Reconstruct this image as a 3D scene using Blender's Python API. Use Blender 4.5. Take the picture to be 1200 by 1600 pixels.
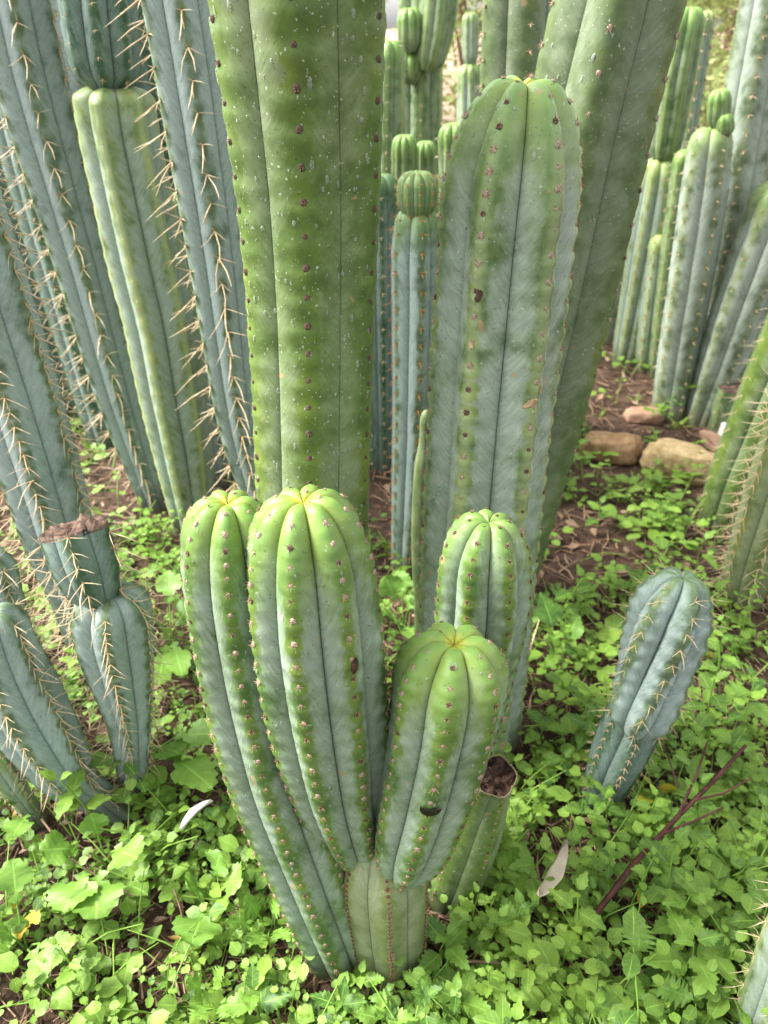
import bpy, math, random
import numpy as np
from mathutils import Vector, Matrix, noise

for o in list(bpy.data.objects):
    bpy.data.objects.remove(o)
rnd = random.Random(7)
nrg = np.random.default_rng(11)
scene = bpy.context.scene
COL = scene.collection
R = math.radians

# ------------------------------------------------------------------ camera
CAM_H, PITCH, FPX = 0.95, R(33.0), 1164.0          # FPX: focal length in pixels of a 1200 x 1600 frame
cam_data = bpy.data.cameras.new('camera')
cam = bpy.data.objects.new('camera', cam_data)
COL.objects.link(cam)
cam.location = (0, 0, CAM_H)
cam.rotation_euler = (math.pi / 2 - PITCH, 0, 0)
cam_data.sensor_fit = 'VERTICAL'
cam_data.sensor_height = 24.0
cam_data.lens = 24.0 * FPX / 1600.0
cam_data.clip_start = 0.01
cam_data.clip_end = 2000
cam_data.dof.use_dof = True
cam_data.dof.focus_distance = 0.70
cam_data.dof.aperture_fstop = cam_data.lens / 3.6    # about 3.6 mm wide phone aperture
scene.camera = cam

# ------------------------------------------------------------------ sky and sun
SUN_DIR = Vector((-0.70, 0.12, 0.70)).normalized()
elev = math.asin(SUN_DIR.z)
azim = math.atan2(SUN_DIR.x, SUN_DIR.y)
world = bpy.data.worlds.new('World')
scene.world = world
world.use_nodes = True
wn, wl = world.node_tree.nodes, world.node_tree.links
wn.clear()
sky = wn.new('ShaderNodeTexSky')
sky.sky_type = 'NISHITA'
sky.sun_disc = False
sky.sun_elevation = elev
sky.sun_rotation = azim
sky.air_density = 1.0
sky.dust_density = 3.0
hs = wn.new('ShaderNodeHueSaturation')
hs.inputs['Saturation'].default_value = 0.12
bg = wn.new('ShaderNodeBackground')
bg.inputs['Strength'].default_value = 0.15
wo = wn.new('ShaderNodeOutputWorld')
wl.new(sky.outputs[0], hs.inputs['Color'])
wl.new(hs.outputs[0], bg.inputs[0])
wl.new(bg.outputs[0], wo.inputs[0])
sun_data = bpy.data.lights.new('sun', 'SUN')
sun_data.energy = 2.8
sun_data.angle = R(20)
sun_data.color = (1.0, 0.965, 0.90)
sun = bpy.data.objects.new('sun', sun_data)
COL.objects.link(sun)
sun.rotation_euler = (-SUN_DIR).to_track_quat('-Z', 'Y').to_euler()
scene.view_settings.view_transform = 'Standard'
scene.view_settings.look = 'None'
scene.view_settings.gamma = 1
scene.view_settings.exposure = 1.88
scene.view_settings.use_curve_mapping = False
scene.cycles.max_bounces = 4
scene.cycles.transparent_max_bounces = 8

# ------------------------------------------------------------------ projection helpers
CF = Vector((0, math.cos(PITCH), -math.sin(PITCH)))
CU = Vector((0, math.sin(PITCH), math.cos(PITCH)))
CP = Vector((0, 0, CAM_H))

def ray(px, py):
    return CF + Vector((1, 0, 0)) * ((px - 600) / FPX) - CU * ((py - 800) / FPX)

def at(px, py, Y):
    d = ray(px, py)
    return CP + d * (Y / d.y)

def atz(px, py, z=0.0):
    d = ray(px, py)
    return CP + d * ((z - CAM_H) / d.z)

def depth(P):
    return (P - CP).dot(CF)

# ------------------------------------------------------------------ object helpers
def link(o, parent=None):
    COL.objects.link(o)
    if parent is not None:
        o.parent = parent
    return o

def tag(o, label, cat, group=None, kind=None):
    if label: o['label'] = label
    if cat: o['category'] = cat
    if group: o['group'] = group
    if kind: o['kind'] = kind
    return o

def thing(name, loc, label, cat, group=None):
    o = bpy.data.objects.new(name, None)
    o.empty_display_size = 0.02
    o.location = loc
    link(o)
    return tag(o, label, cat, group)

def np_mesh(name, V, Q, mats, attrs=None, smooth=True, matidx=None):
    """mesh from numpy arrays: V (n,3), Q (m,4) quads"""
    V = np.asarray(V, dtype=np.float32); Q = np.asarray(Q, dtype=np.int32)
    me = bpy.data.meshes.new(name)
    me.vertices.add(len(V)); me.vertices.foreach_set('co', V.ravel())
    me.loops.add(Q.size); me.loops.foreach_set('vertex_index', Q.ravel())
    k = Q.shape[1]
    me.polygons.add(len(Q))
    me.polygons.foreach_set('loop_start', np.arange(0, Q.size, k, dtype=np.int32))
    me.polygons.foreach_set('loop_total', np.full(len(Q), k, dtype=np.int32))
    if smooth: me.polygons.foreach_set('use_smooth', np.ones(len(Q), dtype=bool))
    if matidx is not None: me.polygons.foreach_set('material_index', np.asarray(matidx, dtype=np.int32))
    for an, arr in (attrs or {}).items():
        a = me.attributes.new(an, 'FLOAT_VECTOR', 'POINT')
        a.data.foreach_set('vector', np.asarray(arr, dtype=np.float32).ravel())
    for m in (mats if isinstance(mats, (list, tuple)) else [mats]):
        me.materials.append(m)
    me.update(calc_edges=True)
    return me

class Bag:
    """collects quads of many small pieces"""
    def __init__(s): s.V, s.Q, s.A, s.M, s.n = [], [], [], [], 0
    def add(s, V, Q, A=None, m=0):
        V = np.asarray(V, float); Q = np.asarray(Q, int)
        s.V.append(V); s.Q.append(Q + s.n); s.n += len(V)
        s.A.append(np.zeros((len(V), 3)) if A is None else np.asarray(A, float))
        s.M.append(np.full(len(Q), m))
    def mesh(s, name, mats, smooth=True):
        return np_mesh(name, np.concatenate(s.V), np.concatenate(s.Q), mats, {'la': np.concatenate(s.A)}, smooth, np.concatenate(s.M))

def tube(pts, rads, sides=5, closed=True):
    """quads of a tapered tube along a polyline"""
    pts = [Vector(p) for p in pts]
    V, Q = [], []
    for i, p in enumerate(pts):
        t = (pts[min(i + 1, len(pts) - 1)] - pts[max(i - 1, 0)]).normalized()
        a = t.orthogonal().normalized() if i == 0 else (a - t * a.dot(t)).normalized()
        b = t.cross(a)
        for k in range(sides):
            an = 2 * math.pi * k / sides
            V.append(p + (a * math.cos(an) + b * math.sin(an)) * rads[i])
    for i in range(len(pts) - 1):
        for k in range(sides):
            k2 = (k + 1) % sides
            Q.append((i * sides + k, i * sides + k2, (i + 1) * sides + k2, (i + 1) * sides + k))
    return np.array([tuple(v) for v in V]), np.array(Q)

# ------------------------------------------------------------------ materials
def nmat(name):
    m = bpy.data.materials.new(name)
    m.use_nodes = True
    nt = m.node_tree
    return m, nt, nt.nodes, nt.links, nt.nodes['Principled BSDF']

class NB:
    """tiny node-building helper"""
    def __init__(s, nt): s.nt, s.n, s.l = nt, nt.nodes, nt.links
    def sock(s, node, idx, v):
        if v is None: return
        if hasattr(v, 'links'): s.l.new(v, node.inputs[idx])
        else: node.inputs[idx].default_value = v
    def math(s, op, a, b=None, c=None, clamp=False):
        n = s.n.new('ShaderNodeMath'); n.operation = op; n.use_clamp = clamp
        s.sock(n, 0, a); s.sock(n, 1, b); s.sock(n, 2, c)
        return n.outputs[0]
    def mix(s, f, a, b, mode='MIX'):
        n = s.n.new('ShaderNodeMix'); n.data_type = 'RGBA'; n.blend_type = mode
        s.sock(n, 0, f)
        for i, v in ((6, a), (7, b)):
            if hasattr(v, 'links'): s.l.new(v, n.inputs[i])
            else: n.inputs[i].default_value = (v[0], v[1], v[2], 1)
        return n.outputs[2]
    def step(s, x, lo, hi):
        n = s.n.new('ShaderNodeMapRange'); n.interpolation_type = 'SMOOTHSTEP'
        s.sock(n, 0, x); s.sock(n, 1, lo); s.sock(n, 2, hi); n.inputs[3].default_value = 0; n.inputs[4].default_value = 1
        return n.outputs[0]
    def noise(s, vec, scale, detail=3, rough=0.55, dist=0.0):
        n = s.n.new('ShaderNodeTexNoise')
        if vec is not None: s.l.new(vec, n.inputs['Vector'])
        n.inputs['Scale'].default_value = scale; n.inputs['Detail'].default_value = detail
        n.inputs['Roughness'].default_value = rough; n.inputs['Distortion'].default_value = dist
        return n.outputs[0]
    def attr(s, name):
        n = s.n.new('ShaderNodeAttribute'); n.attribute_name = name
        sep = s.n.new('ShaderNodeSeparateXYZ'); s.l.new(n.outputs['Vector'], sep.inputs[0])
        return sep.outputs
    def comb(s, x, y, z):
        n = s.n.new('ShaderNodeCombineXYZ')
        s.sock(n, 0, x); s.sock(n, 1, y); s.sock(n, 2, z)
        return n.outputs[0]
    def bump(s, h, strength, dist=0.001):
        n = s.n.new('ShaderNodeBump'); n.inputs['Strength'].default_value = strength; n.inputs['Distance'].default_value = dist
        s.l.new(h, n.inputs['Height'])
        return n.outputs[0]
    def obj(s):
        return s.n.new('ShaderNodeTexCoord').outputs['Object']

def cactus_mat(name, green, deep, bloom, amount, tipcol, basecol, speck=0.3, ridge_pale=0.0, feather=1.0, island=1.0):
    m, nt, n, l, p = nmat(name)
    b = NB(nt)
    ca = b.attr('ca')      # x: signed rib coordinate (-1..1, ridge 0), y: length along stem in m, z: areole phase
    cb = b.attr('cb')      # x: rib id, y: tip amount, z: base amount
    oc = b.obj()
    u = b.math('ABSOLUTE', ca[0])
    inv = b.math('SUBTRACT', 1.0, u)
    v = b.math('SUBTRACT', ca[1], b.math('MULTIPLY', b.math('POWER', inv, 1.4), 0.055))
    rid = b.math('MULTIPLY', cb[0], 7.31)
    warp = b.noise(oc, 26.0, 2, 0.6)
    v = b.math('ADD', v, b.math('MULTIPLY', b.math('SUBTRACT', warp, 0.5), 0.014))
    streak = b.noise(b.comb(b.math('ADD', b.math('MULTIPLY', ca[0], 1.1), rid), b.math('MULTIPLY', v, 48.0), rid), 1.0, 3, 0.65, 0.3)
    fine = b.noise(b.comb(b.math('ADD', b.math('MULTIPLY', ca[0], 2.6), rid), b.math('MULTIPLY', v, 210.0), rid), 1.0, 2, 0.6, 0.2)
    big = b.noise(oc, 11.0, 2)
    mid = b.noise(oc, 44.0, 3, 0.65)
    # green island round and below each areole
    ph = b.math('FRACT', b.math('ADD', ca[2], 0.62))
    isl = b.math('SUBTRACT', 1.0, b.math('MULTIPLY', b.math('ABSOLUTE', b.math('SUBTRACT', ph, 0.5)), 1.7))
    uu = b.math('ADD', u, b.math('MULTIPLY', b.math('SUBTRACT', mid, 0.5), 0.5))
    near_ridge = b.step(uu, 0.42, 0.04)
    green_w = b.math('MULTIPLY', b.math('MULTIPLY', near_ridge, isl), b.step(big, 0.25, 0.6))
    patch = b.step(warp, 0.34, 0.62)
    bl = b.math('ADD', amount, b.math('MULTIPLY', b.math('SUBTRACT', streak, 0.5), b.math('MULTIPLY', b.math('ADD', 0.5, b.math('MULTIPLY', patch, 1.3)), feather)))
    bl = b.math('ADD', bl, b.math('MULTIPLY', b.math('SUBTRACT', fine, 0.5), b.math('MULTIPLY', patch, 0.55 * feather)))
    bl = b.math('ADD', bl, b.math('MULTIPLY', b.math('SUBTRACT', big, 0.5), 1.5))
    bl = b.math('ADD', bl, b.math('MULTIPLY', b.math('SUBTRACT', mid, 0.5), 0.95))
    bl = b.math('ADD', bl, b.math('MULTIPLY', b.math('SUBTRACT', u, 0.4), 0.55))
    bl = b.math('SUBTRACT', bl, b.math('MULTIPLY', green_w, 1.0 * island))
    bl = b.math('SUBTRACT', bl, b.math('MULTIPLY', cb[1], 0.8))
    mask = b.step(bl, -0.05, 0.85)
    g = b.mix(b.step(mid, 0.3, 0.72), deep, green)
    g = b.mix(b.math('MULTIPLY', b.step(big, 0.42, 0.7), 0.55), g, (green[0] * 1.5, green[1] * 1.22, green[2] * 0.75))
    c = b.mix(mask, g, b.mix(b.step(fine, 0.35, 0.7), [x * 0.80 for x in bloom], bloom))
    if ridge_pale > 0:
        c = b.mix(b.math('MULTIPLY', b.step(u, 0.30, 0.05), ridge_pale), c, (bloom[0] * 1.25 + .02, bloom[1] * 1.2 + .02, bloom[2] * 0.85))  # pale worn bloom on the ridges, plus their lit edge painted in
    c = b.mix(b.math('MULTIPLY', b.step(cb[1], 0.05, 1.0), 0.9), c, b.mix(b.step(u, 0.9, 0.1), tipcol, (tipcol[0] * 0.72, tipcol[1] * 0.92, tipcol[2] * 1.0)))
    hot = b.step(cb[1], 0.88, 1.0)
    c = b.mix(hot, c, (0.36, 0.36, 0.04))
    # old, corky base
    bs = b.step(b.math('ADD', cb[2], b.math('MULTIPLY', b.math('SUBTRACT', mid, 0.5), 0.5)), 0.25, 0.95)
    c = b.mix(b.math('MULTIPLY', bs, 0.8), c, basecol)
    # dry crease line and tiny scars
    c = b.mix(b.math('MULTIPLY', b.step(u, 0.972, 0.997), 0.5), c, [x * 0.45 for x in deep])
    sc = b.noise(oc, 330.0, 2, 0.5)
    c = b.mix(b.math('MULTIPLY', b.step(sc, 0.66, 0.72), 0.55), c, [x * 0.4 for x in deep])
    sc2 = b.noise(oc, 260.0, 1, 0.5)
    c = b.mix(b.math('MULTIPLY', b.step(sc2, 0.70, 0.76), speck), c, (0.48, 0.50, 0.40))
    cork = b.noise(oc, 30.0, 2, 0.7, 0.6)
    c = b.mix(b.math('MULTIPLY', b.step(cork, 0.70, 0.74), 0.7), c, (0.34, 0.23, 0.12))
    l.new(c, p.inputs['Base Color'])
    rg = b.math('ADD', 0.44, b.math('MULTIPLY', mask, 0.2))
    l.new(rg, p.inputs['Roughness'])
    p.inputs['Specular IOR Level'].default_value = 0.33
    h = b.math('ADD', b.math('MULTIPLY', mid, 1.0), b.math('MULTIPLY', fine, 0.35))
    l.new(b.bump(h, 0.35, 0.0016), p.inputs['Normal'])
    return m

GREEN = cactus_mat('cactus_bright_green', (0.105, 0.185, 0.036), (0.055, 0.105, 0.030), (0.240, 0.310, 0.226), 0.47,
                   (0.23, 0.325, 0.060), (0.10, 0.12, 0.055), feather=0.6)
OLIVE = cactus_mat('cactus_olive_green', (0.118, 0.188, 0.038), (0.074, 0.122, 0.032), (0.205, 0.265, 0.140), 0.26,
                   (0.22, 0.30, 0.05), (0.09, 0.11, 0.05), speck=0.7, feather=0.25)
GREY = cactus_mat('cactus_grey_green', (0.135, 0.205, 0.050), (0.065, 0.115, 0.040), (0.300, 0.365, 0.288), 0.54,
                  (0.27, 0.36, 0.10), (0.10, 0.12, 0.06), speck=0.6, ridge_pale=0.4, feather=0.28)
DARK = cactus_mat('cactus_dark_green', (0.105, 0.150, 0.055), (0.070, 0.104, 0.042), (0.175, 0.215, 0.135), 0.34,
                  (0.20, 0.28, 0.06), (0.08, 0.10, 0.045), speck=0.6, feather=0.3)
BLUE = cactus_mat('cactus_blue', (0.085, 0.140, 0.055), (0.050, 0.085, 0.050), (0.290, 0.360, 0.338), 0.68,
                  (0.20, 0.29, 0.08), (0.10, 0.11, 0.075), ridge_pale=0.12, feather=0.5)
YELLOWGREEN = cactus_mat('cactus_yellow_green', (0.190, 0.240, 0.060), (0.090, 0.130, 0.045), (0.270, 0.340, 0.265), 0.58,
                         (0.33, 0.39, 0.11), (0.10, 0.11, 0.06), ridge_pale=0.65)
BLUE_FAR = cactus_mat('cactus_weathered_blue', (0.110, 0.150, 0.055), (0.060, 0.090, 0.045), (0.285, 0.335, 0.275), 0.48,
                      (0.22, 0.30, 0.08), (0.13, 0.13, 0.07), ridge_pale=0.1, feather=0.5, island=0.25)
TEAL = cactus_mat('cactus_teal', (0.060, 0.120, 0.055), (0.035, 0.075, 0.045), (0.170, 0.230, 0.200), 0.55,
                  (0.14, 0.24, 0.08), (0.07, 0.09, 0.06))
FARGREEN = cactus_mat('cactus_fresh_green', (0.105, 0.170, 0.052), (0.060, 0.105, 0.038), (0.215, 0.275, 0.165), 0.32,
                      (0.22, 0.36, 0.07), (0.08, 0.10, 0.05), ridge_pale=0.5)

PALE = cactus_mat('cactus_pale_old_green', (0.165, 0.205, 0.075), (0.110, 0.145, 0.055), (0.250, 0.290, 0.165), 0.40,
                  (0.2, 0.26, 0.08), (0.11, 0.125, 0.06), feather=0.6)

def simple_mat(name, c1, c2, scale=60, rough=0.8, bump=0.4, bdist=0.001, spec=0.3, detail=4):
    m, nt, n, l, p = nmat(name)
    b = NB(nt)
    f = b.noise(b.obj(), scale, detail, 0.65)
    l.new(b.mix(b.step(f, 0.3, 0.7), c1, c2), p.inputs['Base Color'])
    p.inputs['Roughness'].default_value = rough
    p.inputs['Specular IOR Level'].default_value = spec
    if bump: l.new(b.bump(f, bump, bdist), p.inputs['Normal'])
    return m

FELT = simple_mat('areole_felt', (0.19, 0.125, 0.085), (0.44, 0.35, 0.28), 900, 0.95)
FELT_MID = simple_mat('areole_brown_felt', (0.045, 0.030, 0.020), (0.13, 0.09, 0.065), 900, 0.95)
FELT_DARK = simple_mat('areole_dark_felt', (0.045, 0.028, 0.02), (0.12, 0.075, 0.055), 900, 0.95)
SPINE_BROWN = simple_mat('spine_brown', (0.14, 0.065, 0.03), (0.42, 0.27, 0.17), 500, 0.6, 0)
SPINE_GOLD = simple_mat('spine_gold', (0.42, 0.29, 0.15), (0.66, 0.54, 0.38), 90, 0.5, 0)
SPINE_ORANGE = simple_mat('spine_orange', (0.42, 0.16, 0.04), (0.55, 0.30, 0.12), 120, 0.5, 0)
CRUST = simple_mat('dried_cactus_flesh', (0.012, 0.006, 0.004), (0.085, 0.040, 0.024), 120, 0.6, 1.0, 0.006)
CRUST_PALE = simple_mat('dry_cork_crust', (0.025, 0.016, 0.012), (0.17, 0.105, 0.075), 110, 0.9, 1.0, 0.004)
CORK_RIM = simple_mat('cork_rim', (0.30, 0.22, 0.12), (0.17, 0.18, 0.08), 200, 0.85)
BLACK_HOLE = simple_mat('rotted_flesh', (0.004, 0.003, 0.003), (0.02, 0.012, 0.009), 400, 0.55, 0.6)
SCAR = simple_mat('tan_scar', (0.25, 0.14, 0.06), (0.52, 0.38, 0.22), 300, 0.85, 0.6)
TWIG = simple_mat('dead_twig', (0.10, 0.055, 0.033), (0.26, 0.17, 0.11), 80, 0.9)
WOOD_RED = simple_mat('reddish_woody_stem', (0.040, 0.012, 0.010), (0.10, 0.034, 0.026), 60, 0.65)
TAG_WHITE = simple_mat('bleached_dry_leaf', (0.60, 0.60, 0.54), (0.76, 0.76, 0.71), 40, 0.5, 0.1)
TAG_GREY = simple_mat('beige_dry_leaf', (0.40, 0.34, 0.25), (0.54, 0.48, 0.37), 50, 0.7, 0.1)
STONE_TAN = simple_mat('tan_stone', (0.27, 0.19, 0.085), (0.46, 0.35, 0.19), 45, 0.95, 1.0, 0.006, detail=7)
STONE_BROWN = simple_mat('brown_stone', (0.22, 0.13, 0.06), (0.40, 0.26, 0.14), 45, 0.95, 1.0, 0.006, detail=7)
STONE_RED = simple_mat('terracotta', (0.22, 0.125, 0.08), (0.33, 0.21, 0.14), 45, 0.95, 0.8, 0.004)
STONE_PALE = simple_mat('pale_stone', (0.55, 0.51, 0.46), (0.68, 0.65, 0.60), 45, 0.9, 0.5, 0.003)

def drop_mat():
    m, nt, n, l, p = nmat('water_drop')
    p.inputs['Base Color'].default_value = (0.95, 1.0, 0.9, 1)
    p.inputs['Roughness'].default_value = 0.02
    p.inputs['IOR'].default_value = 1.33
    p.inputs['Transmission Weight'].default_value = 0.85
    p.inputs['Specular IOR Level'].default_value = 0.9
    return m
DROP = drop_mat()

def leaf_mat(name, dark, light, yellow, trans=0.26):
    """la attribute: x across -1..1, y along 0..1, z tone 0..1 (above 0.9 yellowing)"""
    m, nt, n, l, p = nmat(name)
    b = NB(nt)
    a = b.attr('la')
    oc = b.obj()
    blot = b.noise(oc, 110.0, 3, 0.6)
    c = b.mix(b.step(a[2], 0.0, 0.85), dark, light)
    c = b.mix(b.math('MULTIPLY', b.step(b.noise(oc, 7.0, 2), 0.5, 0.7), 0.35), c, (light[0] * 1.25, light[1] * 0.98, light[2] * 0.9))
    c = b.mix(b.math('MULTIPLY', b.step(blot, 0.4, 0.75), 0.35), c, [x * 1.35 for x in light])
    c = b.mix(b.step(b.math('ADD', a[2], b.math('MULTIPLY', b.math('SUBTRACT', blot, 0.5), 0.12)), 0.915, 0.965), c, yellow)
    ax = b.math('ABSOLUTE', a[0])
    rib = b.step(ax, 0.085, 0.02)
    side = b.math('FRACT', b.math('SUBTRACT', b.math('MULTIPLY', a[1], 6.0), b.math('MULTIPLY', ax, 1.5)))
    sv = b.step(b.math('ABSOLUTE', b.math('SUBTRACT', side, 0.5)), 0.10, 0.02)
    vein = b.math('MAXIMUM', b.math('MULTIPLY', rib, 0.65), b.math('MULTIPLY', sv, 0.25))
    c = b.mix(vein, c, [x * 1.6 + 0.02 for x in light])
    l.new(c, p.inputs['Base Color'])
    p.inputs['Roughness'].default_value = 0.48
    p.inputs['Specular IOR Level'].default_value = 0.35
    hgt = b.math('SUBTRACT', blot, b.math('MULTIPLY', vein, 0.8))
    l.new(b.bump(hgt, 0.4, 0.0012), p.inputs['Normal'])
    tr = n.new('ShaderNodeBsdfTranslucent')
    l.new(b.mix(0.5, c, [x * 1.5 for x in light]), tr.inputs['Color'])
    mx = n.new('ShaderNodeMixShader'); mx.inputs[0].default_value = trans
    l.new(p.outputs[0], mx.inputs[1]); l.new(tr.outputs[0], mx.inputs[2])
    l.new(mx.outputs[0], n['Material Output'].inputs[0])
    return m
LEAF_NETTLE = leaf_mat('nettle_leaf', (0.038, 0.104, 0.015), (0.165, 0.295, 0.040), (0.42, 0.33, 0.05))
LEAF_SMALL = leaf_mat('small_weed_leaf', (0.034, 0.096, 0.013), (0.178, 0.305, 0.042), (0.45, 0.34, 0.06))
LEAF_RADISH = leaf_mat('radish_leaf', (0.050, 0.130, 0.018), (0.155, 0.290, 0.045), (0.52, 0.33, 0.03))
LEAF_BUSH = leaf_mat('bush_leaf', (0.085, 0.130, 0.030), (0.230, 0.270, 0.085), (0.45, 0.36, 0.12), 0.3)
LEAF_DRY = leaf_mat('dry_litter_leaf', (0.13, 0.075, 0.045), (0.33, 0.22, 0.14), (0.50, 0.30, 0.06), 0.1)

def ground_mat():
    m, nt, n, l, p = nmat('mulch_soil')
    b = NB(nt)
    geo = n.new('ShaderNodeNewGeometry')
    pos = geo.outputs['Position']
    sep = n.new('ShaderNodeSeparateXYZ'); l.new(pos, sep.inputs[0])
    f1 = b.noise(pos, 22, 6, 0.7)
    f2 = b.noise(pos, 120, 5, 0.7, 1.0)
    f3 = b.noise(pos, 1.1, 4, 0.6)
    c = b.mix(b.step(f2, 0.32, 0.68), (0.018, 0.011, 0.008), (0.110, 0.066, 0.043))
    c = b.mix(b.math('MULTIPLY', b.step(f1, 0.45, 0.75), 0.6), c, (0.20, 0.125, 0.085))
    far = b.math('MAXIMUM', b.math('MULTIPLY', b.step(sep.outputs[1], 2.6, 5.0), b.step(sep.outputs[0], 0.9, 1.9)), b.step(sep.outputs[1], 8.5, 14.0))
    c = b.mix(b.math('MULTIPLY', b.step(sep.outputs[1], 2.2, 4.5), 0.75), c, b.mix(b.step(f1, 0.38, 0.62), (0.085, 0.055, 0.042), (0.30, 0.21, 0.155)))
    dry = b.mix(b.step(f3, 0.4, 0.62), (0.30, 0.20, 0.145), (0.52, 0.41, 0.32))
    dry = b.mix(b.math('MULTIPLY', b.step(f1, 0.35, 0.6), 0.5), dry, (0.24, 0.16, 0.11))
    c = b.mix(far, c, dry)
    l.new(c, p.inputs['Base Color'])
    p.inputs['Roughness'].default_value = 0.95
    p.inputs['Specular IOR Level'].default_value = 0.2
    l.new(b.bump(b.math('ADD', f1, f2), 0.8, 0.008), p.inputs['Normal'])
    return m
GROUND = ground_mat()

# ------------------------------------------------------------------ ground sheet
def gz(x, y):
    return 0.020 * noise.noise((x * 2.3, y * 2.3, 3.1)) + 0.008 * noise.noise((x * 9, y * 9, 1.7)) - 0.006

def build_ground():
    t = np.linspace(-1, 1, 190)
    xs = np.sign(t) * (np.abs(t) * 2.4 + np.abs(t) ** 9 * 600)
    s = np.linspace(0, 1, 200)
    ys = -1.0 + s * 5.5 + s ** 10 * 900
    V = []
    for y in ys:
        for x in xs:
            V.append((x, y, gz(x, y) if (abs(x) < 6 and y < 9) else -0.006))
    nx = len(xs)
    i = np.arange(len(ys) - 1)[:, None] * nx + np.arange(nx - 1)[None, :]
    Q = np.stack([i, i + 1, i + nx + 1, i + nx], -1).reshape(-1, 4)
    o = bpy.data.objects.new('ground', np_mesh('ground', V, Q, GROUND))
    link(o); o['kind'] = 'structure'
    return o
build_ground()

# ------------------------------------------------------------------ areoles and spines (shared meshes)
def spine_cluster(name, seed, cushion, spines, mats, sides=4):
    """cushion: radius of felt pad; spines: list of (direction, length, thickness); local z is the skin normal, y runs up the stem"""
    rr = random.Random(seed)
    bag = Bag()
    seg, rings = 7, 3
    V = []
    for j in range(rings + 1):
        a = j / rings * math.pi / 2
        for k in range(seg):
            t = 2 * math.pi * k / seg
            q = cushion * math.cos(a) * (1 + rr.uniform(-.12, .12)) + 1e-5
            V.append((q * math.cos(t), q * 1.15 * math.sin(t), cushion * 0.75 * math.sin(a) - cushion * 0.15 + rr.uniform(-.06, .06) * cushion))
    Q = [(j * seg + k, j * seg + (k + 1) % seg, (j + 1) * seg + (k + 1) % seg, (j + 1) * seg + k) for j in range(rings) for k in range(seg)]
    bag.add(V, Q, None, 0)
    for d, L, th in spines:
        d = Vector(d).normalized()
        bend = Vector((rr.uniform(-1, 1), rr.uniform(-1, 1), 0)) * L * 0.05
        p0 = d * cushion * 0.3
        V, Q = tube([p0, p0 + d * L * 0.5 + bend, p0 + d * L], [th, th * 0.8, th * 0.12], sides)
        bag.add(V, Q, None, 1)
    return bag.mesh(name, mats)

def short_set(seed, felt):
    rr = random.Random(seed)
    sp = []
    for k in range(rr.randint(6, 9)):
        a = 2 * math.pi * (k + rr.uniform(-.3, .3)) / 7.5
        sp.append(((math.cos(a), math.sin(a), rr.uniform(0.35, 0.9)), rr.uniform(0.0026, 0.0048), 0.00034))
    return spine_cluster('areole', seed, rr.uniform(0.0019, 0.0025), sp, [felt, SPINE_BROWN])

def long_set(seed, lmin, lmax, mat, count, th=0.0009):
    rr = random.Random(seed)
    sp = []
    for k in range(count):
        a = 2 * math.pi * k / count + rr.uniform(-.5, .5)
        sp.append(((math.cos(a), math.sin(a) - 0.15, rr.uniform(0.35, 1.2)), rr.uniform(lmin, lmax) * (0.45 if k % 2 else 1.0), th * rr.uniform(.8, 1.2)))
    sp.append(((rr.uniform(-.3, .3), -0.55, 1.0), lmax * rr.uniform(.8, 1.25), th * 1.3))
    return spine_cluster('spine_cluster', seed, 0.0022, sp, [FELT_DARK, mat])

def round_set(seed):
    rr = random.Random(seed)
    sp = [((math.cos(k * 1.05), math.sin(k * 1.05), rr.uniform(1.2, 2.2)), rr.uniform(.0020, .0028), .00028) for k in range(6)]
    return spine_cluster('areole', seed, rr.uniform(0.0026, 0.0031), sp, [FELT_DARK if seed % 2 else FELT_MID, SPINE_BROWN])
SETS = {
    'round': [round_set(i + 130) for i in range(4)],
    'short': [short_set(i, FELT) for i in range(5)] + [short_set(i + 9, FELT_DARK) for i in range(2)],
    'dark': [short_set(i + 20, FELT_DARK) for i in range(5)],
    'long': [long_set(i + 40, 0.022, 0.056, SPINE_GOLD, 3) for i in range(7)],
    'verylong': [long_set(i + 60, 0.026, 0.052, SPINE_GOLD, 4, 0.0008) for i in range(7)],
    'mid': [long_set(i + 80, 0.005, 0.011, SPINE_GOLD, 4, 0.0005) for i in range(5)],
    'orange': [long_set(i + 100, 0.008, 0.018, SPINE_ORANGE, 5, 0.0006) for i in range(5)],
}
AREOLE_NAME = {'round': 'areole', 'short': 'areole', 'dark': 'areole', 'long': 'spine_cluster', 'verylong': 'spine_cluster', 'mid': 'spine_cluster', 'orange': 'spine_cluster'}

# ------------------------------------------------------------------ cactus stems
def catmull(P, n):
    P = [P[0] * 2 - P[1]] + P + [P[-1] * 2 - P[-2]]
    out = []
    for i in range(1, len(P) - 2):
        for k in range(n):
            t = k / n
            a, b, c, d = P[i - 1], P[i], P[i + 1], P[i + 2]
            out.append(0.5 * ((2 * b) + (c - a) * t + (2 * a - 5 * b + 4 * c - d) * t * t + (3 * b - a - 3 * c + d) * t ** 3))
    out.append(P[-2])
    return np.array(out)

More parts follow.
